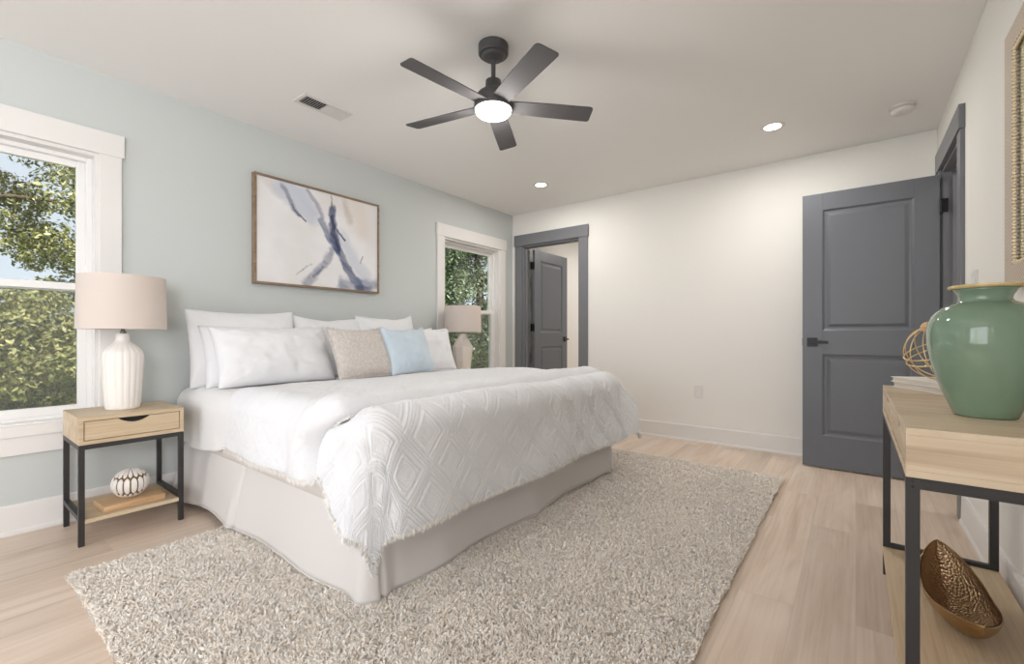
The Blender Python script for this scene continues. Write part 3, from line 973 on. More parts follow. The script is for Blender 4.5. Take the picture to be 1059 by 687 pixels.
pillow('throw_pillow', 'square taupe chenille cushion between the white pillow and the blue one', 'cushion', M['taupe'], 1.88, -2.70, 0.695, 0.44, 0.375, 0.14, R_(24), 8, edge=0.010, roll=R_(1), wr=.7)
pillow('throw_pillow', 'square pale blue velvet cushion propped on the white pillows', 'cushion', M['blue'], 2.265, -2.67, 0.695, 0.43, 0.38, 0.14, R_(22), 9, roll=R_(1.0), yaw=R_(2))

# ------------------------------------------------------------------ rug
rug = thing('area_rug', 'cream shaggy rectangular rug under the bed', 'rug', (-1.45, 1.94, 0.0))
RX0, RX1, RY0, RY1 = -2.525, -0.385, 0.335, 3.545
MB().box(RX0 + 0.01, RX1 - 0.01, RY0 + 0.01, RY1 - 0.01, 0.0005, 0.008).build('backing', M['taupe'], rug)
def pile():
    n = 380000
    x = RX0 + rng.random(n) * (RX1 - RX0); y = RY0 + rng.random(n) * (RY1 - RY0)
    # drop what lies hidden well under the bed
    keep = ~((x < BX1 - 0.06) & (y > BY0 + 0.06) & (y < BY1 - 0.06))
    # rounded, slightly ragged outline
    ex = np.minimum(x - RX0, RX1 - x); ey = np.minimum(y - RY0, RY1 - y)
    keep &= (np.minimum(ex, ey) > 0.012 * (vnoise(x * 14, y * 14, 5) + 1) * 0.6)
    cr = 0.05
    keep &= ~((ex < cr) & (ey < cr) & (np.hypot(cr - ex, cr - ey) > cr))
    x = x[keep]; y = y[keep]; n = len(x)
    ang = vnoise(x * 9, y * 9, 7) * 2.0 + rng.random(n) * 2 * PI
    lean = 0.006 + 0.010 * rng.random(n)
    hgt = 0.016 + 0.007 * rng.random(n) + 0.0035 * vnoise(x * 22, y * 22, 9)
    dx = np.cos(ang); dy = np.sin(ang)
    w = 0.0021 + 0.0012 * rng.random(n)
    wa = rng.random(n) * PI
    wx = np.cos(wa) * w; wy = np.sin(wa) * w
    z0 = np.full(n, 0.006)
    def P(cx, cy, cz, s): return np.stack([cx + wx * s, cy + wy * s, cz], -1)
    m1x, m1y = x + dx * lean * .35, y + dy * lean * .35
    m2x, m2y = x + dx * lean, y + dy * lean
    V = np.stack([P(x, y, z0, -1), P(x, y, z0, 1), P(m1x, m1y, z0 + hgt * .7, 1), P(m1x, m1y, z0 + hgt * .7, -1),
                  P(m2x, m2y, z0 + hgt, .7), P(m2x, m2y, z0 + hgt, -.7)], 1).reshape(-1, 3)
    base = (np.arange(n) * 6)[:, None]
    F = np.concatenate([base + np.array([0, 1, 2, 3]), base + np.array([3, 2, 4, 5])])
    o = link_mesh('pile', np_mesh('pile', V, F), M['pile'], rug)
    o['kind'] = 'stuff'
pile()

# ------------------------------------------------------------------ nightstands
def nightstand(x0, x1, y0, y1, label, group):
    r = thing('nightstand', label, 'nightstand', ((x0 + x1) / 2, (y0 + y1) / 2, 0), group)
    zb, zt = 0.472, 0.600
    t = 0.018
    mb = MB()
    mb.box(x0, x1, y0, y1, zt - t, zt).box(x0, x1, y0, y1, zb, zb + t)
    mb.box(x0, x1, y0, y0 + t, zb + t, zt - t).box(x0, x1, y1 - t, y1, zb + t, zt - t)
    mb.box(x0, x0 + 0.01, y0 + t, y1 - t, zb + t, zt - t)
    mb.build('cabinet', M['oak'], r, bevel=0.001)
    # drawer front with scooped finger pull
    a, b, c, d = y0 + t + .003, y1 - t - .003, zb + t + .003, zt - t - .003
    ym = (a + b) / 2; pw = 0.062; pd = 0.024
    pts = [(a, c), (b, c), (b, d)]
    for k in range(17):
        q = k / 16
        yy = ym + pw * (1 - 2 * q)
        pts.append((yy, d - pd * (math.sin(PI * q) ** 0.8)))
    pts.append((a, d))
    dr = MB().prism(pts, 'x', x1 - 0.016, x1 - 0.002).build('drawer', M['oak'], r)
    MB().box(x1 - 0.20, x1 - 0.030, a + .01, b - .01, c, d - 0.03).build('drawer_box', M['dark'], dr)
    MB().box(x1 - 0.031, x1 - 0.028, a, b, c, d).build('gap_shade', M['dark'], dr)  # solid dark panel, paints in the shade behind the scoop
    s = 0.022
    for lx in (x0, x1 - s):
        for ly in (y0, y1 - s):
            MB().box(lx, lx + s, ly, ly + s, 0, zb - 0.001).build('leg', M['black'], r, bevel=0.001)
    mb = MB()
    mb.box(x0 + s, x1 - s, y0, y0 + s, zb - s, zb - .001).box(x0 + s, x1 - s, y1 - s, y1, zb - s, zb - .001)
    mb.box(x1 - s, x1, y0 + s, y1 - s, zb - s, zb - .001).box(x0, x0 + s, y0 + s, y1 - s, zb - s, zb - .001)
    mb.build('top_rail', M['black'], r)
    for ly in (y0, y1 - s):
        MB().box(x0 + s, x1 - s, ly, ly + s, 0.118, 0.140).build('side_rail', M['black'], r)
    MB().box(x0 + .004, x1 - .001, y0 + s, y1 - s, 0.104, 0.122).build('lower_shelf', M['oak'], r, bevel=0.001)
    return r
NS = nightstand(-3.245, -2.855, 0.425, 0.835, 'oak and black metal nightstand near the large left window', 'nightstands beside the bed')
c = copy_tree(NS); c.location = (-3.05, 3.28, 0)
c['label'] = 'nightstand on the far side of the bed, hidden below the far lamp'

# near lamp: ribbed white ceramic bottle
def lamp(loc, label, prof, rfun, m, seg, smooth, shade):
    r = thing('table_lamp', label, 'lamp', loc, None)
    x, y, z = loc
    MB().lathe(prof, loc, seg, rfun=rfun).build('lamp_base', m, r, smooth=smooth)
    zn = prof[-1][1]
    zs0, zs1, r0, r1 = shade
    MB().lathe([(0.014, zn), (0.014, zn + 0.010), (0.009, zn + 0.012), (0.009, zn + 0.035), (0.016, zn + .037), (0.016, zn + .075)], loc, 20).build('socket', M['steel'], r, smooth=True)
    n = 64
    mb = MB()
    mb.lathe([(r0, zs0), (r1, zs1)], loc, n, cap0=False, cap1=False)
    mb.lathe([(r0 - .003, zs0), (r1 - .003, zs1)], loc, n, cap0=False, cap1=False)
    mb.lathe([(r0 - .003, zs0), (r0, zs0)], loc, n, cap0=False, cap1=False)
    mb.lathe([(r1 - .003, zs1), (r1, zs1)], loc, n, cap0=False, cap1=False)
    mb.build('lamp_shade', M['shade'], r, smooth=True)
    mb = MB()
    hz = zn + .04; pts1 = []
    for k in range(13):
        t = PI * k / 12
        pts1.append((x, y - 0.05 * math.cos(t) , z + hz + (zs1 - 0.012 - hz) * math.sin(t) ** .7))
    mb.tube(pts1, 0.0022, 6)
    for q in range(3):
        t = 2 * PI * q / 3
        mb.tube([(x, y, z + zs1 - .012), (x + (r1 - .002) * math.cos(t), y + (r1 - .002) * math.sin(t), z + zs1 - .006)], 0.002, 6)
    mb.build('harp', M['steel'], r)
    MB().lathe([(0.004, zs1 - .01), (0.004, zs1), (0.011, zs1 + .004), (0.013, zs1 + .011), (0.007, zs1 + .018), (0.001, zs1 + .02)], loc, 16).build('finial', M['steel'], r, smooth=True)
    return r
def ribs(a, z):
    amt = 0.045 * float(sstep(0.0, 0.03, np.array(z))) * float(1 - sstep(0.31, 0.36, np.array(z)))
    c_ = abs(math.cos(a * 9))
    return 1 - amt * (1 - c_ ** 0.5)
prof1 = [(0.064, 0.0), (0.070, 0.004), (0.0735, 0.02), (0.077, 0.08), (0.081, 0.15), (0.0855, 0.22), (0.0875, 0.255), (0.0865, 0.28), (0.080, 0.302),
         (0.066, 0.322), (0.050, 0.338), (0.037, 0.350), (0.031, 0.360), (0.030, 0.385), (0.027, 0.396)]
pp = []
for i in range(len(prof1) - 1):
    for q in range(3):
        t = q / 3; pp.append((prof1[i][0] * (1 - t) + prof1[i + 1][0] * t, prof1[i][1] * (1 - t) + prof1[i + 1][1] * t))
pp.append(prof1[-1])
lamp((-3.055, 0.625, 0.600), 'table lamp with ribbed white ceramic base on the near nightstand', pp, ribs, M['ceramic'], 180, True, (0.418, 0.692, 0.184, 0.179))
lamp((-3.08, 3.215, 0.600), 'far table lamp with faceted cream base beside the second window',
     [(0.070, 0), (0.072, 0.01), (0.100, 0.275), (0.036, 0.385), (0.036, 0.395), (0.02, 0.40)], None, M['ceramic_cream'], 8, False, (0.418, 0.672, 0.184, 0.179))

# wooden block and ribbed ball on the lower shelf of the near nightstand
BLK = Matrix.Translation((-2.985, 0.64, 0.0)) @ Matrix.Rotation(R_(2), 4, 'Z')
o = MB().box(-0.09, 0.09, -0.125, 0.125, 0.1225, 0.151, mat=BLK).build('wooden_book_block', M['oak_block'], None, loc=(-2.985, 0.64, 0.1225), bevel=0.004)
tag(o, 'honey wood block box lying flat on the lower nightstand shelf', 'wood box')
def ball():
    cx, cy, cz = -2.985, 0.640, 0.151 + 0.071
    nu, nv = 121, 240
    th = np.linspace(0, PI, nu)[:, None] + np.zeros((1, nv)); ph = np.linspace(0, 2 * PI, nv, endpoint=False)[None, :] + np.zeros((nu, 1))
    lat = PI / 2 - th
    n = 16
    # three rows of leaf-shaped panels; distance to panel edge
    def panel(l0, l1, off, wid):
        t = (lat - l0) / (l1 - l0)
        inside = (t > 0) & (t < 1)
        half = wid * (np.clip(1 - np.abs(2 * t - 1) ** 6, 0, 1))
        q = ph / (2 * PI) * n + off
        d = np.abs(q - np.round(q))
        return np.where(inside, half - d, -1)
    e = np.maximum(np.maximum(panel(-0.66, 0.56, 0, 0.46), panel(0.56, 1.52, 0.5, 0.45)), panel(-1.52, -0.66, 0.5, 0.45))
    h = sstep(0.0, 0.13, e)
    R = 0.068 + 0.0055 * h
    x = 1.06 * R * np.sin(th) * np.cos(ph); y = 1.06 * R * np.sin(th) * np.sin(ph); z = 1.0 * R * np.cos(th)
    V = np.stack([x + cx, y + cy, z + cz], -1).reshape(-1, 3)
    me = np_mesh('ball', V, grid_faces(nu, nv, True))
    hf = h.reshape(-1)
    F = grid_faces(nu, nv, True)
    mi = (hf[F].mean(1) > 0.35).astype(np.int32)
    me.polygons.foreach_set('material_index', mi)
    o = link_mesh('decorative_ball', me, [M['gold_paint'], M['ceramic']], None, loc=(cx, cy, cz - .071), smooth=True)
    tag(o, 'white ribbed decorative ball with gold grooves on the wood block', 'ornament')
ball()

# ------------------------------------------------------------------ wall art
def art():
    y0, y1, z0, z1 = 1.363, 2.378, 1.345, 2.112
    r = thing('framed_painting', 'large abstract painting in navy, white and beige hung over the bed', 'painting', (XL, (y0 + y1) / 2, z0))
    f = 0.016
    mb = MB()
    mb.box(XL + .001, XL + .045, y0, y0 + f, z0, z1).box(XL + .001, XL + .045, y1 - f, y1, z0, z1)
    mb.box(XL + .001, XL + .045, y0 + f, y1 - f, z0, z0 + f).box(XL + .001, XL + .045, y0 + f, y1 - f, z1 - f, z1)
    mb.build('frame', M['art_frame'], r, bevel=0.001)
    nu, nv = 340, 260
    a, b, c_, d = y0 + f, y1 - f, z0 + f, z1 - f
    U = np.linspace(0, 1, nu)[:, None] + np.zeros((1, nv)); Vv = np.linspace(0, 1, nv)[None, :] + np.zeros((nu, 1))
    asp = (b - a) / (d - c_)
    wx = U * asp + 0.034 * fbm(U * 11, Vv * 9, 31, 5); wy = Vv + 0.034 * fbm(U * 11, Vv * 9, 47, 5)
    col = np.zeros((nu, nv, 3)); 
    def lin(*c): return np.array(srgb(*c)[:3])
    base = lin(232, 229, 228)
    t = sstep(-.3, .6, fbm(U * 3, Vv * 3, 5))[..., None]
    col[:] = base * (1 - t) + lin(240, 239, 240) * t
    def dist(pts):
        D = np.full((nu, nv), 9.0); T_ = np.zeros((nu, nv))
        for i in range(len(pts) - 1):
            p = np.array([pts[i][0] * asp, pts[i][1]]); q = np.array([pts[i + 1][0] * asp, pts[i + 1][1]])
            dd = q - p; L2 = dd @ dd
            t = np.clip(((wx - p[0]) * dd[0] + (wy - p[1]) * dd[1]) / L2, 0, 1)
            dn = np.hypot(wx - p[0] - t * dd[0], wy - p[1] - t * dd[1])
            m = dn < D; D = np.where(m, dn, D); T_ = np.where(m, i + t, T_)
        return D
    def stroke(pts, w, c, al, soft=.5, seed=1, streak=0.5):
        nonlocal col
        D = dist(pts)
        ww = w * (1 + 0.35 * fbm(U * 14, Vv * 14, seed))
        k = 1 - sstep(ww * (1 - soft), ww * (1 + soft * .6), D)
        k = k * al * (1 - streak * (0.5 + 0.5 * fbm((U + Vv) * 22, (U - Vv) * 5, seed + 5)))
        k = np.clip(k, 0, 1)[..., None]
        col = col * (1 - k) + lin(*c) * k
    stroke([(0.06, 0.99), (0.17, 0.87)], .05, (212, 205, 200), .6, .8, 2)
    stroke([(.211, .95), (.316, .87), (.389, .75)], .13, (196, 203, 217), .9, .6, 3, .3)
    stroke([(.661, .56), (.76, .34), (.88, .17)], .085, (203, 208, 220), .85, .7, 4, .4)
    stroke([(.80, .95), (.85, .70)], .12, (230, 218, 206), .7, .9, 5, .3)
    stroke([(.693, .94), (.735, .76)], .045, (206, 192, 178), .8, .9, 6, .4)
    stroke([(.17, .958), (.238, .824), (.298, .694)], .026, (106, 108, 132), .85, .6, 7)
    stroke([(.25, .80), (.30, .69), (.352, .656)], .010, (52, 60, 92), .9, .5, 8)
    stroke([(.36, .966), (.434, .884), (.492, .736)], .026, (146, 149, 170), .85, .7, 9)
    stroke([(.56, .40), (.502, .237), (.407, .082), (.352, .027)], .042, (128, 130, 152), .9, .6, 10, .6)
    stroke([(.50, .22), (.43, .10)], .016, (92, 92, 122), .8, .6, 11)
    stroke([(.298, .113), (.407, .222)], .011, (122, 126, 142), .8, .7, 12, .8)
    stroke([(.482, .709), (.55, .535), (.61, .401)], .036, (84, 96, 134), .95, .4, 13)
    stroke([(.574, .831), (.58, .638), (.61, .426), (.703, .245), (.833, .035)], .050, (58, 74, 114), .97, .4, 14, .4)
    stroke([(.574, .75), (.585, .60), (.62, .42)], .026, (36, 46, 84), .9, .5, 15, .3)
    stroke([(.66, .065), (.833, .061), (.99, .078)], .060, (116, 126, 152), .9, .6, 16, .6)
    stroke([(.80, .03), (.92, .03)], .034, (58, 70, 106), .85, .6, 17, .6)
    stroke([(.621, .624), (.693, .529)], .011, (46, 56, 88), .95, .4, 18, .2)
    stroke([(.56, .984), (.565, .829)], .007, (122, 108, 100), .9, .4, 19, .2)
    stroke([(.845, .396), (.833, .317)], .007, (132, 124, 122), .8, .6, 20, .2)
    P = np.stack([np.full((nu, nv), XL + 0.036), a + U * (b - a), c_ + Vv * (d - c_)], -1).reshape(-1, 3)
    me = np_mesh('canvas', P, grid_faces(nu, nv))
    ca = me.color_attributes.new('paint', 'FLOAT_COLOR', 'POINT')
    rgba = np.concatenate([col.reshape(-1, 3), np.ones((nu * nv, 1))], 1).astype(np.float32)
    ca.data.foreach_set('color', rgba.ravel())
    m = mat('painted_canvas', (1, 1, 1, 1), 0.7, bump=(300, 0.15))
    at = m.node_tree.nodes.new('ShaderNodeVertexColor'); at.layer_name = 'paint'
    m.node_tree.links.new(at.outputs[0], m.node_tree.nodes['Principled BSDF'].inputs['Base Color'])
    o = link_mesh('canvas', me, m, r)
    so = o.modifiers.new('sol', 'SOLIDIFY'); so.thickness = 0.02; so.offset = -1
art()

# ------------------------------------------------------------------ ceiling fan
def fan():
    cx, cy = -1.444, 1.7285
    r = thing('ceiling_fan', 'charcoal five-blade ceiling fan with lit round light hanging over the bed', 'ceiling fan', (cx, cy, H))
    zb = 2.137
    MB().lathe([(0.075, 2.439), (0.075, 2.398), (0.070, 2.391), (0.058, 2.389), (0.056, 2.382), (0.050, 2.376), (0.034, 2.372), (0.018, 2.366)], (cx, cy, 0), 48).build('canopy', M['fan'], r, smooth=False, bevel=0.001)
    MB().lathe([(0.0115, 2.24), (0.0115, 2.37)], (cx, cy, 0), 20).build('downrod', M['fan'], r, smooth=False)
    MB().lathe([(0.092, 2.132), (0.096, 2.147), (0.094, 2.172), (0.076, 2.196), (0.050, 2.216), (0.040, 2.226), (0.038, 2.262), (0.022, 2.268)], (cx, cy, 0), 48).build('motor_housing', M['fan'], r, smooth=True)
    MB().lathe([(0.094, 2.116), (0.097, 2.132)], (cx, cy, 0), 48).build('light_ring', M['fan'], r, smooth=False)
    MB().lathe([(0.001, 2.080), (0.035, 2.0815), (0.062, 2.086), (0.080, 2.094), (0.089, 2.104), (0.092, 2.116)], (cx, cy, 0), 48, cap0=True).build('light_globe', M['lampglass'], r, smooth=True)
    for k in range(5):
        a = R_(47.5 + 72 * k)
        Mt = Matrix.Translation((cx, cy, zb)) @ Matrix.Rotation(a, 4, 'Z') @ Matrix.Rotation(R_(-11), 4, 'X')
        pts = [(0.085, -0.045), (0.30, -0.053), (0.490, -0.055), (0.503, -0.051), (0.510, -0.040), (0.516, 0.040), (0.513, 0.050), (0.504, 0.054), (0.30, 0.051), (0.085, 0.045)]
        b = MB().prism(pts, 'z', -0.003, 0.003, mat=Mt).build('blade', M['fan_blade'], r, bevel=0.0015)
        MB().box(0.05, 0.155, -0.022, 0.022, 0.003, 0.008, mat=Mt).build('blade_bracket', M['fan'], b)
    add_light('fan_lamp', 'POINT', (0, 0, 2.050 - H), (0, 0, 0), 8, (1, 0.97, 0.93), parent=r, shadow_soft_size=0.08)
fan()

# ------------------------------------------------------------------ recessed lights, detector, vent
def can(x, y, label, power=8):
    r = thing('recessed_light', label, 'ceiling light', (x, y, H), 'recessed ceiling lights')
    MB().lathe([(0.052, H - 0.0045), (0.070, H - 0.004), (0.078, H - 0.0005), (0.078, H - 0.0001)], (x, y, 0), 48, cap0=False, cap1=False).build('trim_ring', M['plastic'], r, smooth=True)
    MB().lathe([(0.001, H - 0.004), (0.052, H - 0.0045)], (x, y, 0), 48, cap0=True, cap1=False).build('lens', M['canlens'], r)
    add_light('can_lamp', 'AREA', (0, 0, -0.012), (0, 0, 0), power, (1, 0.96, 0.91), 0.11, parent=r)
    return r
can(-2.41, 3.60, 'lit recessed ceiling light near the corner above the far window and doorway')
can(-0.46, 3.58, 'lit recessed ceiling light left of the smoke detector, above the open slate door')
add_light('bathroom_fill', 'AREA', (-2.2, 5.9, H - 0.03), (0, 0, 0), 15, (1, 0.975, 0.94), 0.6)  # unseen area light added to brighten the bathroom, no fixture
add_light('hall_fill', 'AREA', (1.2, 3.6, H - 0.03), (0, 0, 0), 6, (1, 0.95, 0.88), 0.3)  # unseen area light added to brighten the hall, no fixture

r = thing('smoke_detector', 'round white smoke detector on the ceiling near the right wall', 'smoke detector', (0.235, 3.77, H))
MB().lathe([(0.066, H - 0.0001), (0.066, H - 0.012)], (0.235, 3.77, 0), 40).build('mounting_plate', M['plastic'], r)
MB().lathe([(0.058, H - 0.012), (0.060, H - 0.030), (0.050, H - 0.040), (0.022, H - 0.043), (0.001, H - 0.043)], (0.235, 3.77, 0), 40).build('cover', M['plastic'], r, smooth=True)
MB().lathe([(0.012, H - 0.043), (0.012, H - 0.046), (0.001, H - 0.046)], (0.245, 3.75, 0), 20).build('test_button', M['vinyl'], r)

def vent():
    x0, x1, y0, y1 = -2.765, -2.615, 1.375, 1.700
    r = thing('ceiling_vent', 'white louvred air vent in the ceiling above the painting', 'vent', ((x0 + x1) / 2, (y0 + y1) / 2, H))
    mb = MB()
    z0, z1 = H - 0.006, H - 0.0003
    f = 0.022; ym = (y0 + y1) / 2
    mb.box(x0, x0 + f, y0, y1, z0, z1).box(x1 - f, x1, y0, y1, z0, z1).box(x0 + f, x1 - f, y0, y0 + f, z0, z1).box(x0 + f, x1 - f, y1 - f, y1, z0, z1)
    mb.box(x0 + f, x1 - f, ym - .004, ym + .004, z0, z1)
    mb.build('frame', M['plastic'], r, bevel=0.001)
    MB().box(x0 + f, x1 - f, y0 + f, y1 - f, H - 0.0012, H - 0.0002).build('duct_shade', M['dark'], r)  # flat dark plate, its colour stands in for shade inside the duct
    for (ya, yb, ang) in ((y0 + f, ym - .004, 1), (ym + .004, y1 - f, -1)):
        mb = MB()
        n = 9
        for k in range(n):
            yy = ya + (yb - ya) * (k + .5) / n
            Mt = Matrix.Translation((0, yy, H - 0.0055)) @ Matrix.Rotation(R_(42) * ang, 4, 'X')
            mb.box(x0 + f, x1 - f, -0.0065, 0.0065, -0.0006, 0.0006, mat=Mt)
        mb.build('louvre', M['plastic'], r)
vent()

# ------------------------------------------------------------------ wall plates
def outlet():
    x, z = -1.155, 0.465
    r = thing('wall_outlet', 'small white power outlet low on the white back wall', 'outlet', (x, YB, z))
    MB().box(x - .036, x + .036, YB - .006, YB - .0003, z - .058, z + .058).build('cover_plate', M['plastic'], r, bevel=0.002)
    for dz in (-.02, .02):
        mb = MB()
        s = MB().lathe([(0.0165, 0), (0.0165, 0.002)], (0, 0, 0), 20, mat=Matrix.Translation((x, YB - .0062, z + dz)) @ Matrix.Rotation(PI / 2, 4, 'X')).build('socket', M['vinyl'], r)
        for dx in (-.006, .006):
            mb.box(x + dx - .001, x + dx + .001, YB - .0088, YB - .0082, z + dz - .004, z + dz + .005)
        mb.build('slot', M['dark'], s)
outlet()
def switch():
    y, z = 3.06, 1.235
    r = thing('light_switch', 'white double light switch on the right wall behind the green vase', 'light switch', (XR, y, z))
    MB().box(XR - .006, XR - .0003, y - .06, y + .06, z - .06, z + .06).build('cover_plate', M['plastic'], r, bevel=0.002)
    for dy in (-.025, .025):
        MB().box(XR - .011, XR - .006, y + dy - .016, y + dy + .016, z - .034, z + .034, mat=None).build('rocker', M['vinyl'], r, bevel=0.002)
switch()

# ------------------------------------------------------------------ mirror on right wall
def mirror():
    y0, y1, z0, z1 = 1.50, 2.385, 1.150, 2.060
    r = thing('wall_mirror', 'mirror in a pale carved frame on the right wall above the console', 'mirror', (XR, (y0 + y1) / 2, z0))
    f = 0.098; xa = XR - 0.026
    def ringf(y0, y1, z0, z1, f, xo, xi, m, nm):
        vs = []; fs = []
        o = [(y0, z0), (y1, z0), (y1, z1), (y0, z1)]
        g = 0.078
        i = [(y0 + f, z0 + g), (y1 - f, z0 + g), (y1 - f, z1 - g), (y0 + f, z1 - g)]
        lay = [[(XR - .001, *p) for p in o], [(xo, *p) for p in o], [(xi, *p) for p in i], [(XR - .001, *p) for p in i]]
        for l in lay: vs += l
        for a in range(4):
            for k in range(4):
                k2 = (k + 1) % 4; b = (a + 1) % 4
                fs.append((a * 4 + k, a * 4 + k2, b * 4 + k2, b * 4 + k))
        return MB().add(vs, fs).build(nm, m, r, bevel=0.002)
    ringf(y0, y1, z0, z1, f, xa, xa, M['weave'], 'frame')
    mb = MB()
    a, b, c, d = y0 + f, y1 - f, z0 + .078, z1 - .078
    def beads(p, q):
        p = Vector(p); q = Vector(q); n = int((q - p).length / 0.011)
        for k in range(n):
            cpt = p + (q - p) * ((k + .5) / n)
            prof = [(0.0005, -0.0055), (0.004, -0.004), (0.0055, 0), (0.004, 0.004), (0.0005, 0.0055)]
            mb.lathe(prof, tuple(cpt), 8, mat=Matrix.Rotation(0.01, 4, 'X'))
    X = XR - 0.020
    beads((X, a + .006, c), (X, a + .006, d)); beads((X, b - .006, c), (X, b - .006, d)); beads((X, a, c + .006), (X, b, c + .006)); beads((X, a, d - .006), (X, b, d - .006))
    mb.build('beading', mat('pale_gold_leaf', srgb(236, 218, 182), 0.35, metal=0.4), r, smooth=True)
    MB().box(XR - .012, XR - .006, a - .01, b + .01, c - .01, d + .01).build('glass', M['mirror'], r)
mirror()

# ------------------------------------------------------------------ console table
def console():
    x0, x1, y0, y1 = 0.089, 0.418, 1.336, 2.420
    zb, zt = 0.668, 0.778
    r = thing('console_table', 'light oak console table with black metal legs along the right wall', 'console table', ((x0 + x1) / 2, (y0 + y1) / 2, 0))
    t = 0.016
    mb = MB()
    mb.box(x0, x1, y0, y1, zt - t, zt).box(x0, x1, y0, y1, zb, zb + t)
    mb.box(x0, x1, y0, y0 + t, zb + t, zt - t).box(x0, x1, y1 - t, y1, zb + t, zt - t).box(x1 - t, x1, y0 + t, y1 - t, zb + t, zt - t)
    ym = (y0 + y1) / 2
    mb.box(x0, x1 - t, ym - t / 2, ym + t / 2, zb + t, zt - t)
    mb.build('cabinet', M['oak_x'], r, bevel=0.001)
    for a, b in ((y0 + t + .003, ym - t / 2 - .003), (ym + t / 2 + .003, y1 - t - .003)):
        yc = (a + b) / 2; pts = [(a, zb + t + .003), (b, zb + t + .003), (b, zt - t - .003)]
        for k in range(17):
            q = k / 16; pts.append((yc + 0.07 * (1 - 2 * q), zt - t - .003 - 0.022 * math.sin(PI * q) ** .8))
        pts.append((a, zt - t - .003))
        dr = MB().prism(pts, 'x', x0 + .004, x0 + .018).build('drawer', M['oak'], r)
        MB().box(x0 + .03, x0 + .033, a, b, zb + t, zt - t - .003).build('gap_shade', M['dark'], dr)  # dark panel again in place of shade behind the drawer scoop
    s = 0.024
    for lx in (x0, x1 - s):
        for ly in (y0, y1 - s):
            lg = MB().box(lx, lx + s, ly, ly + s, 0, zb - .001).build('leg', M['black'], r, bevel=0.001)
            if ly == y0:
                for dz in (.008, .020):
                    MB().lathe([(0.0035, 0), (0.003, 0.0015), (0.001, 0.002)], (0, 0, 0), 12, mat=Matrix.Translation((lx + s / 2, ly, zb - dz)) @ Matrix.Rotation(PI / 2, 4, 'X')).build('screw', M['black_hw'], lg)
    mb = MB()
    mb.box(x0 + s, x1 - s, y0, y0 + s, zb - s, zb - .001).box(x0 + s, x1 - s, y1 - s, y1, zb - s, zb - .001)
    mb.box(x0, x0 + s, y0 + s, y1 - s, zb - s * .6, zb - .001).box(x1 - s, x1, y0 + s, y1 - s, zb - s, zb - .001)
    mb.build('top_rail', M['black'], r)
    for ly in (y0, y1 - s):
        MB().box(x0 + s, x1 - s, ly, ly + s, 0.110, 0.130).build('shelf_rail', M['black'], r)
    mb = MB(); mb.box(x0 - .001, x1, y0 + s, y1 - s, 0.098, 0.116)
    mb.build('lower_shelf', M['oak'], r, bevel=0.001)
console()

# green vase with raw wooden rim
def vase():
    c = (0.262, 1.645, 0.778)
    r = thing('vase', 'large glossy sage green vase with a wooden rim on the console', 'vase', c)
    prof = [(0.052, 0.0), (0.058, 0.001), (0.0605, 0.005), (0.068, 0.025), (0.080, 0.055), (0.093, 0.095), (0.1045, 0.140), (0.1105, 0.180), (0.112, 0.210),
            (0.1095, 0.235), (0.102, 0.257), (0.090, 0.273), (0.074, 0.284), (0.060, 0.290), (0.0515, 0.294), (0.049, 0.300), (0.051, 0.309), (0.057, 0.320), (0.062, 0.3275),
            (0.058, 0.3275), (0.052, 0.318), (0.046, 0.305), (0.046, 0.296), (0.07, 0.28), (0.100, 0.25), (0.104, 0.20), (0.09, 0.12), (0.06, 0.03), (0.04, 0.012)]
    o = MB().lathe(prof, c, 96).build('body', M['green'], r, smooth=True)
    rim = [(0.055, 0.327), (0.066, 0.327), (0.069, 0.3305), (0.068, 0.3355), (0.055, 0.3355), (0.0545, 0.331)]
    mb = MB()
    def wav(a, z): return 1 + 0.012 * math.sin(a * 7 + 1) + 0.008 * math.sin(a * 13)
    mb.lathe(rim + [rim[0]], c, 96, rfun=wav, cap0=False, cap1=False)
    mb.build('rim', wood_mat('light_mango_wood', [srgb(178, 148, 96), srgb(206, 180, 128), srgb(222, 200, 152)], 'x', 3, 0.5), r, smooth=False)
vase()

# two white books, then the gold wire orb on them
def book(label, ox, oy, z0, z1, L_, Wd, ang, leather):
    Mt = Matrix.Translation((ox, oy, 0)) @ Matrix.Rotation(ang, 4, 'Z')
    ctr = Mt @ Vector((L_ / 2, Wd / 2, 0))
    r = thing('book', label, 'book', (ctr.x, ctr.y, z0), 'white books on the console')
    mb = MB().box(0, L_, 0, Wd, z0, z0 + .0025, mat=Mt).box(0, L_, 0, Wd, z1 - .0025, z1, mat=Mt).box(0, L_, Wd - .003, Wd, z0 + .0025, z1 - .0025, mat=Mt)
    mb.build('cover', leather, r, bevel=0.0008)
    MB().box(.004, L_ - .004, .005, Wd - .003, z0 + .0025, z1 - .0025, mat=Mt).build('pages', M['pages'], r)
ang = math.atan2(-0.207, 0.107)
book('white hardcover book lying on the console, lower of two', 0.116, 2.372, 0.7785, 0.800, 0.27, 0.19, ang, M['paper'])
book('white hardcover book under the gold wire orb, upper of two', 0.112, 2.366, 0.8005, 0.820, 0.26, 0.18, ang, M['paper'])

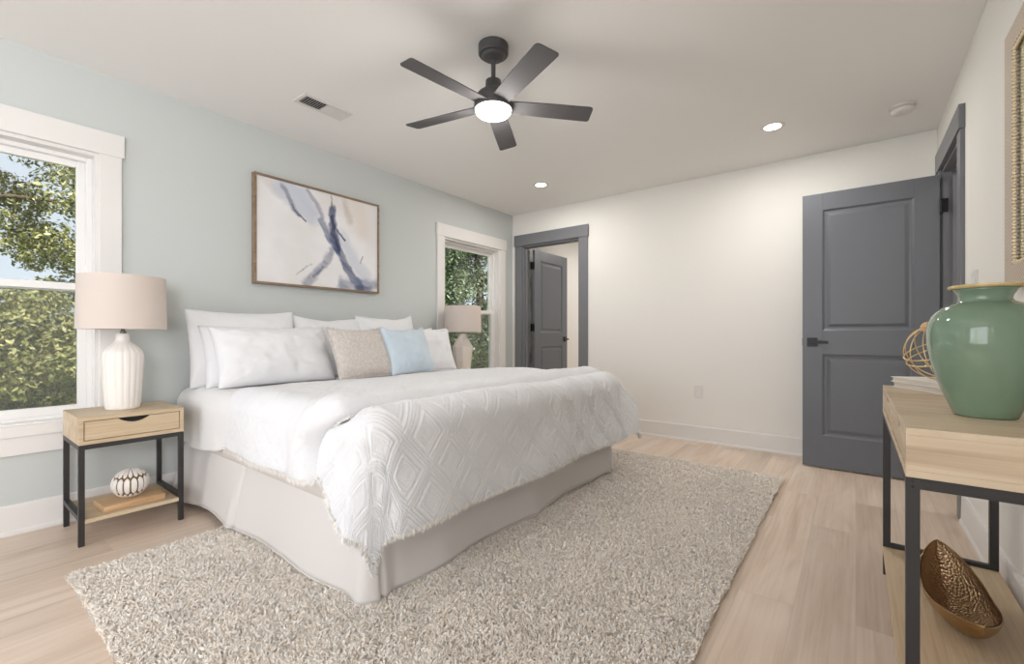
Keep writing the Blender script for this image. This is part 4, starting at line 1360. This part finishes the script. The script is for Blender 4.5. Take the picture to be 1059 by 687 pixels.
def orb():
    c = Vector((0.246, 2.276, 0.820 + 0.104)); R = 0.102
    r = thing('wire_orb', 'openwork gold wire sphere with wooden cap sitting on the white books', 'ornament', (c.x, c.y, 0.820))
    tilt = Matrix.Translation(c) @ Matrix.Rotation(R_(-20), 4, 'Y') @ Matrix.Rotation(R_(14), 4, 'X')
    mb = MB()
    for k in range(6):
        a = PI * k / 6
        pts = [tilt @ Vector((R * math.cos(t) * math.cos(a), R * math.cos(t) * math.sin(a), R * math.sin(t))) for t in [2 * PI * q / 48 for q in range(48)]]
        mb.tube(pts, 0.0019, 6, closed=True)
    mb.build('meridian_wire', M['gold'], r, smooth=True)
    mb = MB()
    for zz in (-0.014, 0.010):
        rr = math.sqrt(R * R - zz * zz) + .001
        mb.tube([tilt @ Vector((rr * math.cos(t), rr * math.sin(t), zz)) for t in [2 * PI * q / 56 for q in range(56)]], 0.0026, 6, closed=True)
    mb.build('equator_band', M['gold'], r, smooth=True)
    mb = MB().lathe([(0.020, R - 0.010), (0.023, R - .004), (0.021, R + .008), (0.012, R + .016), (0.001, R + .018)], (0, 0, 0), 24, mat=tilt)
    mb.build('wooden_cap', M['oak_block'], r, smooth=False)
orb()

# bronze leaf-shaped bowl on the lower shelf
def bowl():
    c = Vector((0.245, 1.90, 0.116))
    r = thing('leaf_bowl', 'hammered bronze boat-shaped bowl on the console lower shelf', 'bowl', tuple(c))
    L_, Wd = 0.215, 0.078       # half length, half width
    Rz = Matrix.Rotation(R_(6), 4, 'Z')
    nu, nv = 72, 40
    def surf(off):
        V = []
        for i in range(nu + 1):
            t = -1 + 2 * i / nu
            half = Wd * (max(0.0, 1 - abs(t) ** 2.2)) ** 0.75 + .0005
            keel = 0.004 + 0.080 * abs(t) ** 2.6 + (0.060 * max(0, t) ** 2.4)
            rimz = 0.080 + 0.085 * max(0, t) ** 1.3 + 0.022 * max(0, -t) ** 2
            rimz = max(rimz, keel + .002)
            for j in range(nv + 1):
                q = -1 + 2 * j / nv
                x = half * math.sin(q * PI / 2)
                z = keel + (rimz - keel) * (1 - math.cos(q * PI / 2)) ** 0.8
                V.append((x * (1 - off / max(half, .01) * .9 if half > .01 else 1), t * L_ * (1 - off * 1.5), z + off * .7))
        return [tuple(c + Rz @ Vector(v)) for v in V]
    F = [(i * (nv + 1) + j, (i + 1) * (nv + 1) + j, (i + 1) * (nv + 1) + j + 1, i * (nv + 1) + j + 1) for i in range(nu) for j in range(nv)]
    out = surf(0.0); inn = surf(0.004)
    mb = MB().add(out, F)
    # rim strip joining the two skins
    n = len(out)
    mb.build('outer_shell', M['bronze_out'], r, smooth=True)
    MB().add(inn, F).build('hammered_lining', M['bronze_in'], r, smooth=True)
    mb = MB()
    e = [out[i * (nv + 1)] for i in range(nu + 1)] + [out[i * (nv + 1) + nv] for i in range(nu, -1, -1)]
    mb.tube(e, 0.0022, 6, closed=True)
    mb.build('rim', M['bronze_out'], r, smooth=True)
bowl()

# ------------------------------------------------------------------ outdoors
struct('ground', MB().box(-40, XL - T, -25, 30, -0.5, -0.35), M['grass'])
def leaves(centres, radii, n, size, squash=0.8):
    C_ = np.array(centres, float); Rr = np.array(radii, float)
    wgt = Rr ** 2; idx = rng.choice(len(C_), n, p=wgt / wgt.sum())
    d = rng.normal(0, 1, (n, 3)); d /= np.linalg.norm(d, axis=1, keepdims=True)
    rad = Rr[idx] * (0.55 + 0.5 * rng.random(n))
    p = C_[idx] + d * rad[:, None] * np.array([1, 1, squash])
    nrm = d + rng.normal(0, .6, (n, 3)) + np.array([0, 0, .5]); nrm /= np.linalg.norm(nrm, axis=1, keepdims=True)
    t1 = np.cross(nrm, rng.normal(0, 1, (n, 3))); t1 /= np.linalg.norm(t1, axis=1, keepdims=True); t2 = np.cross(nrm, t1)
    s = (size * (0.6 + 0.8 * rng.random(n)))[:, None]
    V = np.stack([p - t1 * s, p + t2 * s * .45, p + t1 * s, p - t2 * s * .45], 1).reshape(-1, 3)
    return np_mesh('leaves', V, np.arange(n * 4).reshape(-1, 4))

def tree(name, label, cat, x, y, trunk_h, blobs, n, size, m, group=None):
    r = thing(name, label, cat, (x, y, -0.35), group)
    mb = MB()
    lean = random.uniform(-.15, .15)
    mb.tube([(x, y, -0.36), (x + .03, y + lean * .3, trunk_h * .5), (x, y + lean, trunk_h)], [0.13, 0.10, 0.07] if trunk_h > 1 else [.05, .04, .03], 10)
    for (bx, by, bz, br) in blobs:
        mb.tube([(x, y + lean * .6, trunk_h * .7), ((x + bx) / 2 + .1, (y + by) / 2, (trunk_h * .8 + bz) / 2 + .15), (bx, by, bz)], [.06, .035, .012] if trunk_h > 1 else [.02, .015, .008], 6)
    mb.build('trunk', M['bark'], r, smooth=True)
    cs = []; rs = []
    for (bx, by, bz, br) in blobs:
        for k in range(9):
            d = rng.normal(0, 1, 3); d /= np.linalg.norm(d)
            cs.append((bx + d[0] * br * .75, by + d[1] * br * .75, bz + d[2] * br * .6)); rs.append(br * random.uniform(.3, .5))
        cs.append((bx, by, bz)); rs.append(br * .6)
    link_mesh('foliage', leaves(cs, rs, n, size), m, r)
    return r

# shrubs making the sunlit lower greenery, seen through the near window
sp = [(-7.3, -1.3), (-7.7, 0.05), (-7.2, 1.25)]
for i, (x, y) in enumerate(sp):
    b = [(x + random.uniform(-.3, .3), y + random.uniform(-.5, .5), z, random.uniform(.55, .75)) for z in (0.1, 0.1, 0.7, 0.75, 1.3)]
    tree('shrub', ['sunlit green shrub outside at the left end of the row, beyond the near window', 'sunlit green shrub filling the left of the near window\'s lower pane',
                   'sunlit green shrub outside the glass just behind the near lamp'][i], 'shrub', x, y, 0.8, b, 24000, 0.031, M['leaf_a'], 'shrubs outside the near window')
# taller trees over them
tree('tree', 'tall tree outside the near window with branches across the sky', 'tree', -10.5, -0.6, 3.4,
     [(-10, -2.6, 4.4, 1.0), (-10.4, -0.9, 4.5, 1.1), (-9.8, 0.8, 4.45, 1.0), (-10.6, 0.5, 2.9, .75), (-10.9, 1.5, 2.5, .7), (-10.2, 2.0, 3.2, 1.0), (-9.6, -1.8, 3.9, .7)], 42000, 0.036, M['leaf_a'], 'trees outside')
tree('tree', 'leafy tree outside, behind the right part of the near window', 'tree', -12.0, 2.6, 3.2,
     [(-11.7, 2.0, 1.9, 0.8), (-11.6, 3.4, 3.0, 1.2), (-12.2, 2.2, 4.2, 1.2)], 20000, 0.042, M['leaf_a'], 'trees outside')
# dark dense evergreen outside the far window
for i, (x, y) in enumerate([(-7.7, 7.0), (-7.9, 8.9), (-8.9, 8.0), (-10.2, 9.6)]):
    b = [(x + random.uniform(-.3, .3), y + random.uniform(-.4, .4), z, .95) for z in (0.1, .7, 1.4, 2.1, 2.8, 3.5, 4.1)]
    tree('evergreen_tree', ['dense dark evergreen filling the left side of the far window', 'dark evergreen showing in the right side of the far window', 'dark evergreen behind the two nearest ones outside the far window', 'dark evergreen furthest away outside the far window'][i],
         'tree', x, y, 3.2, b, 22000, 0.042, M['leaf_b'], 'evergreens outside the far window')
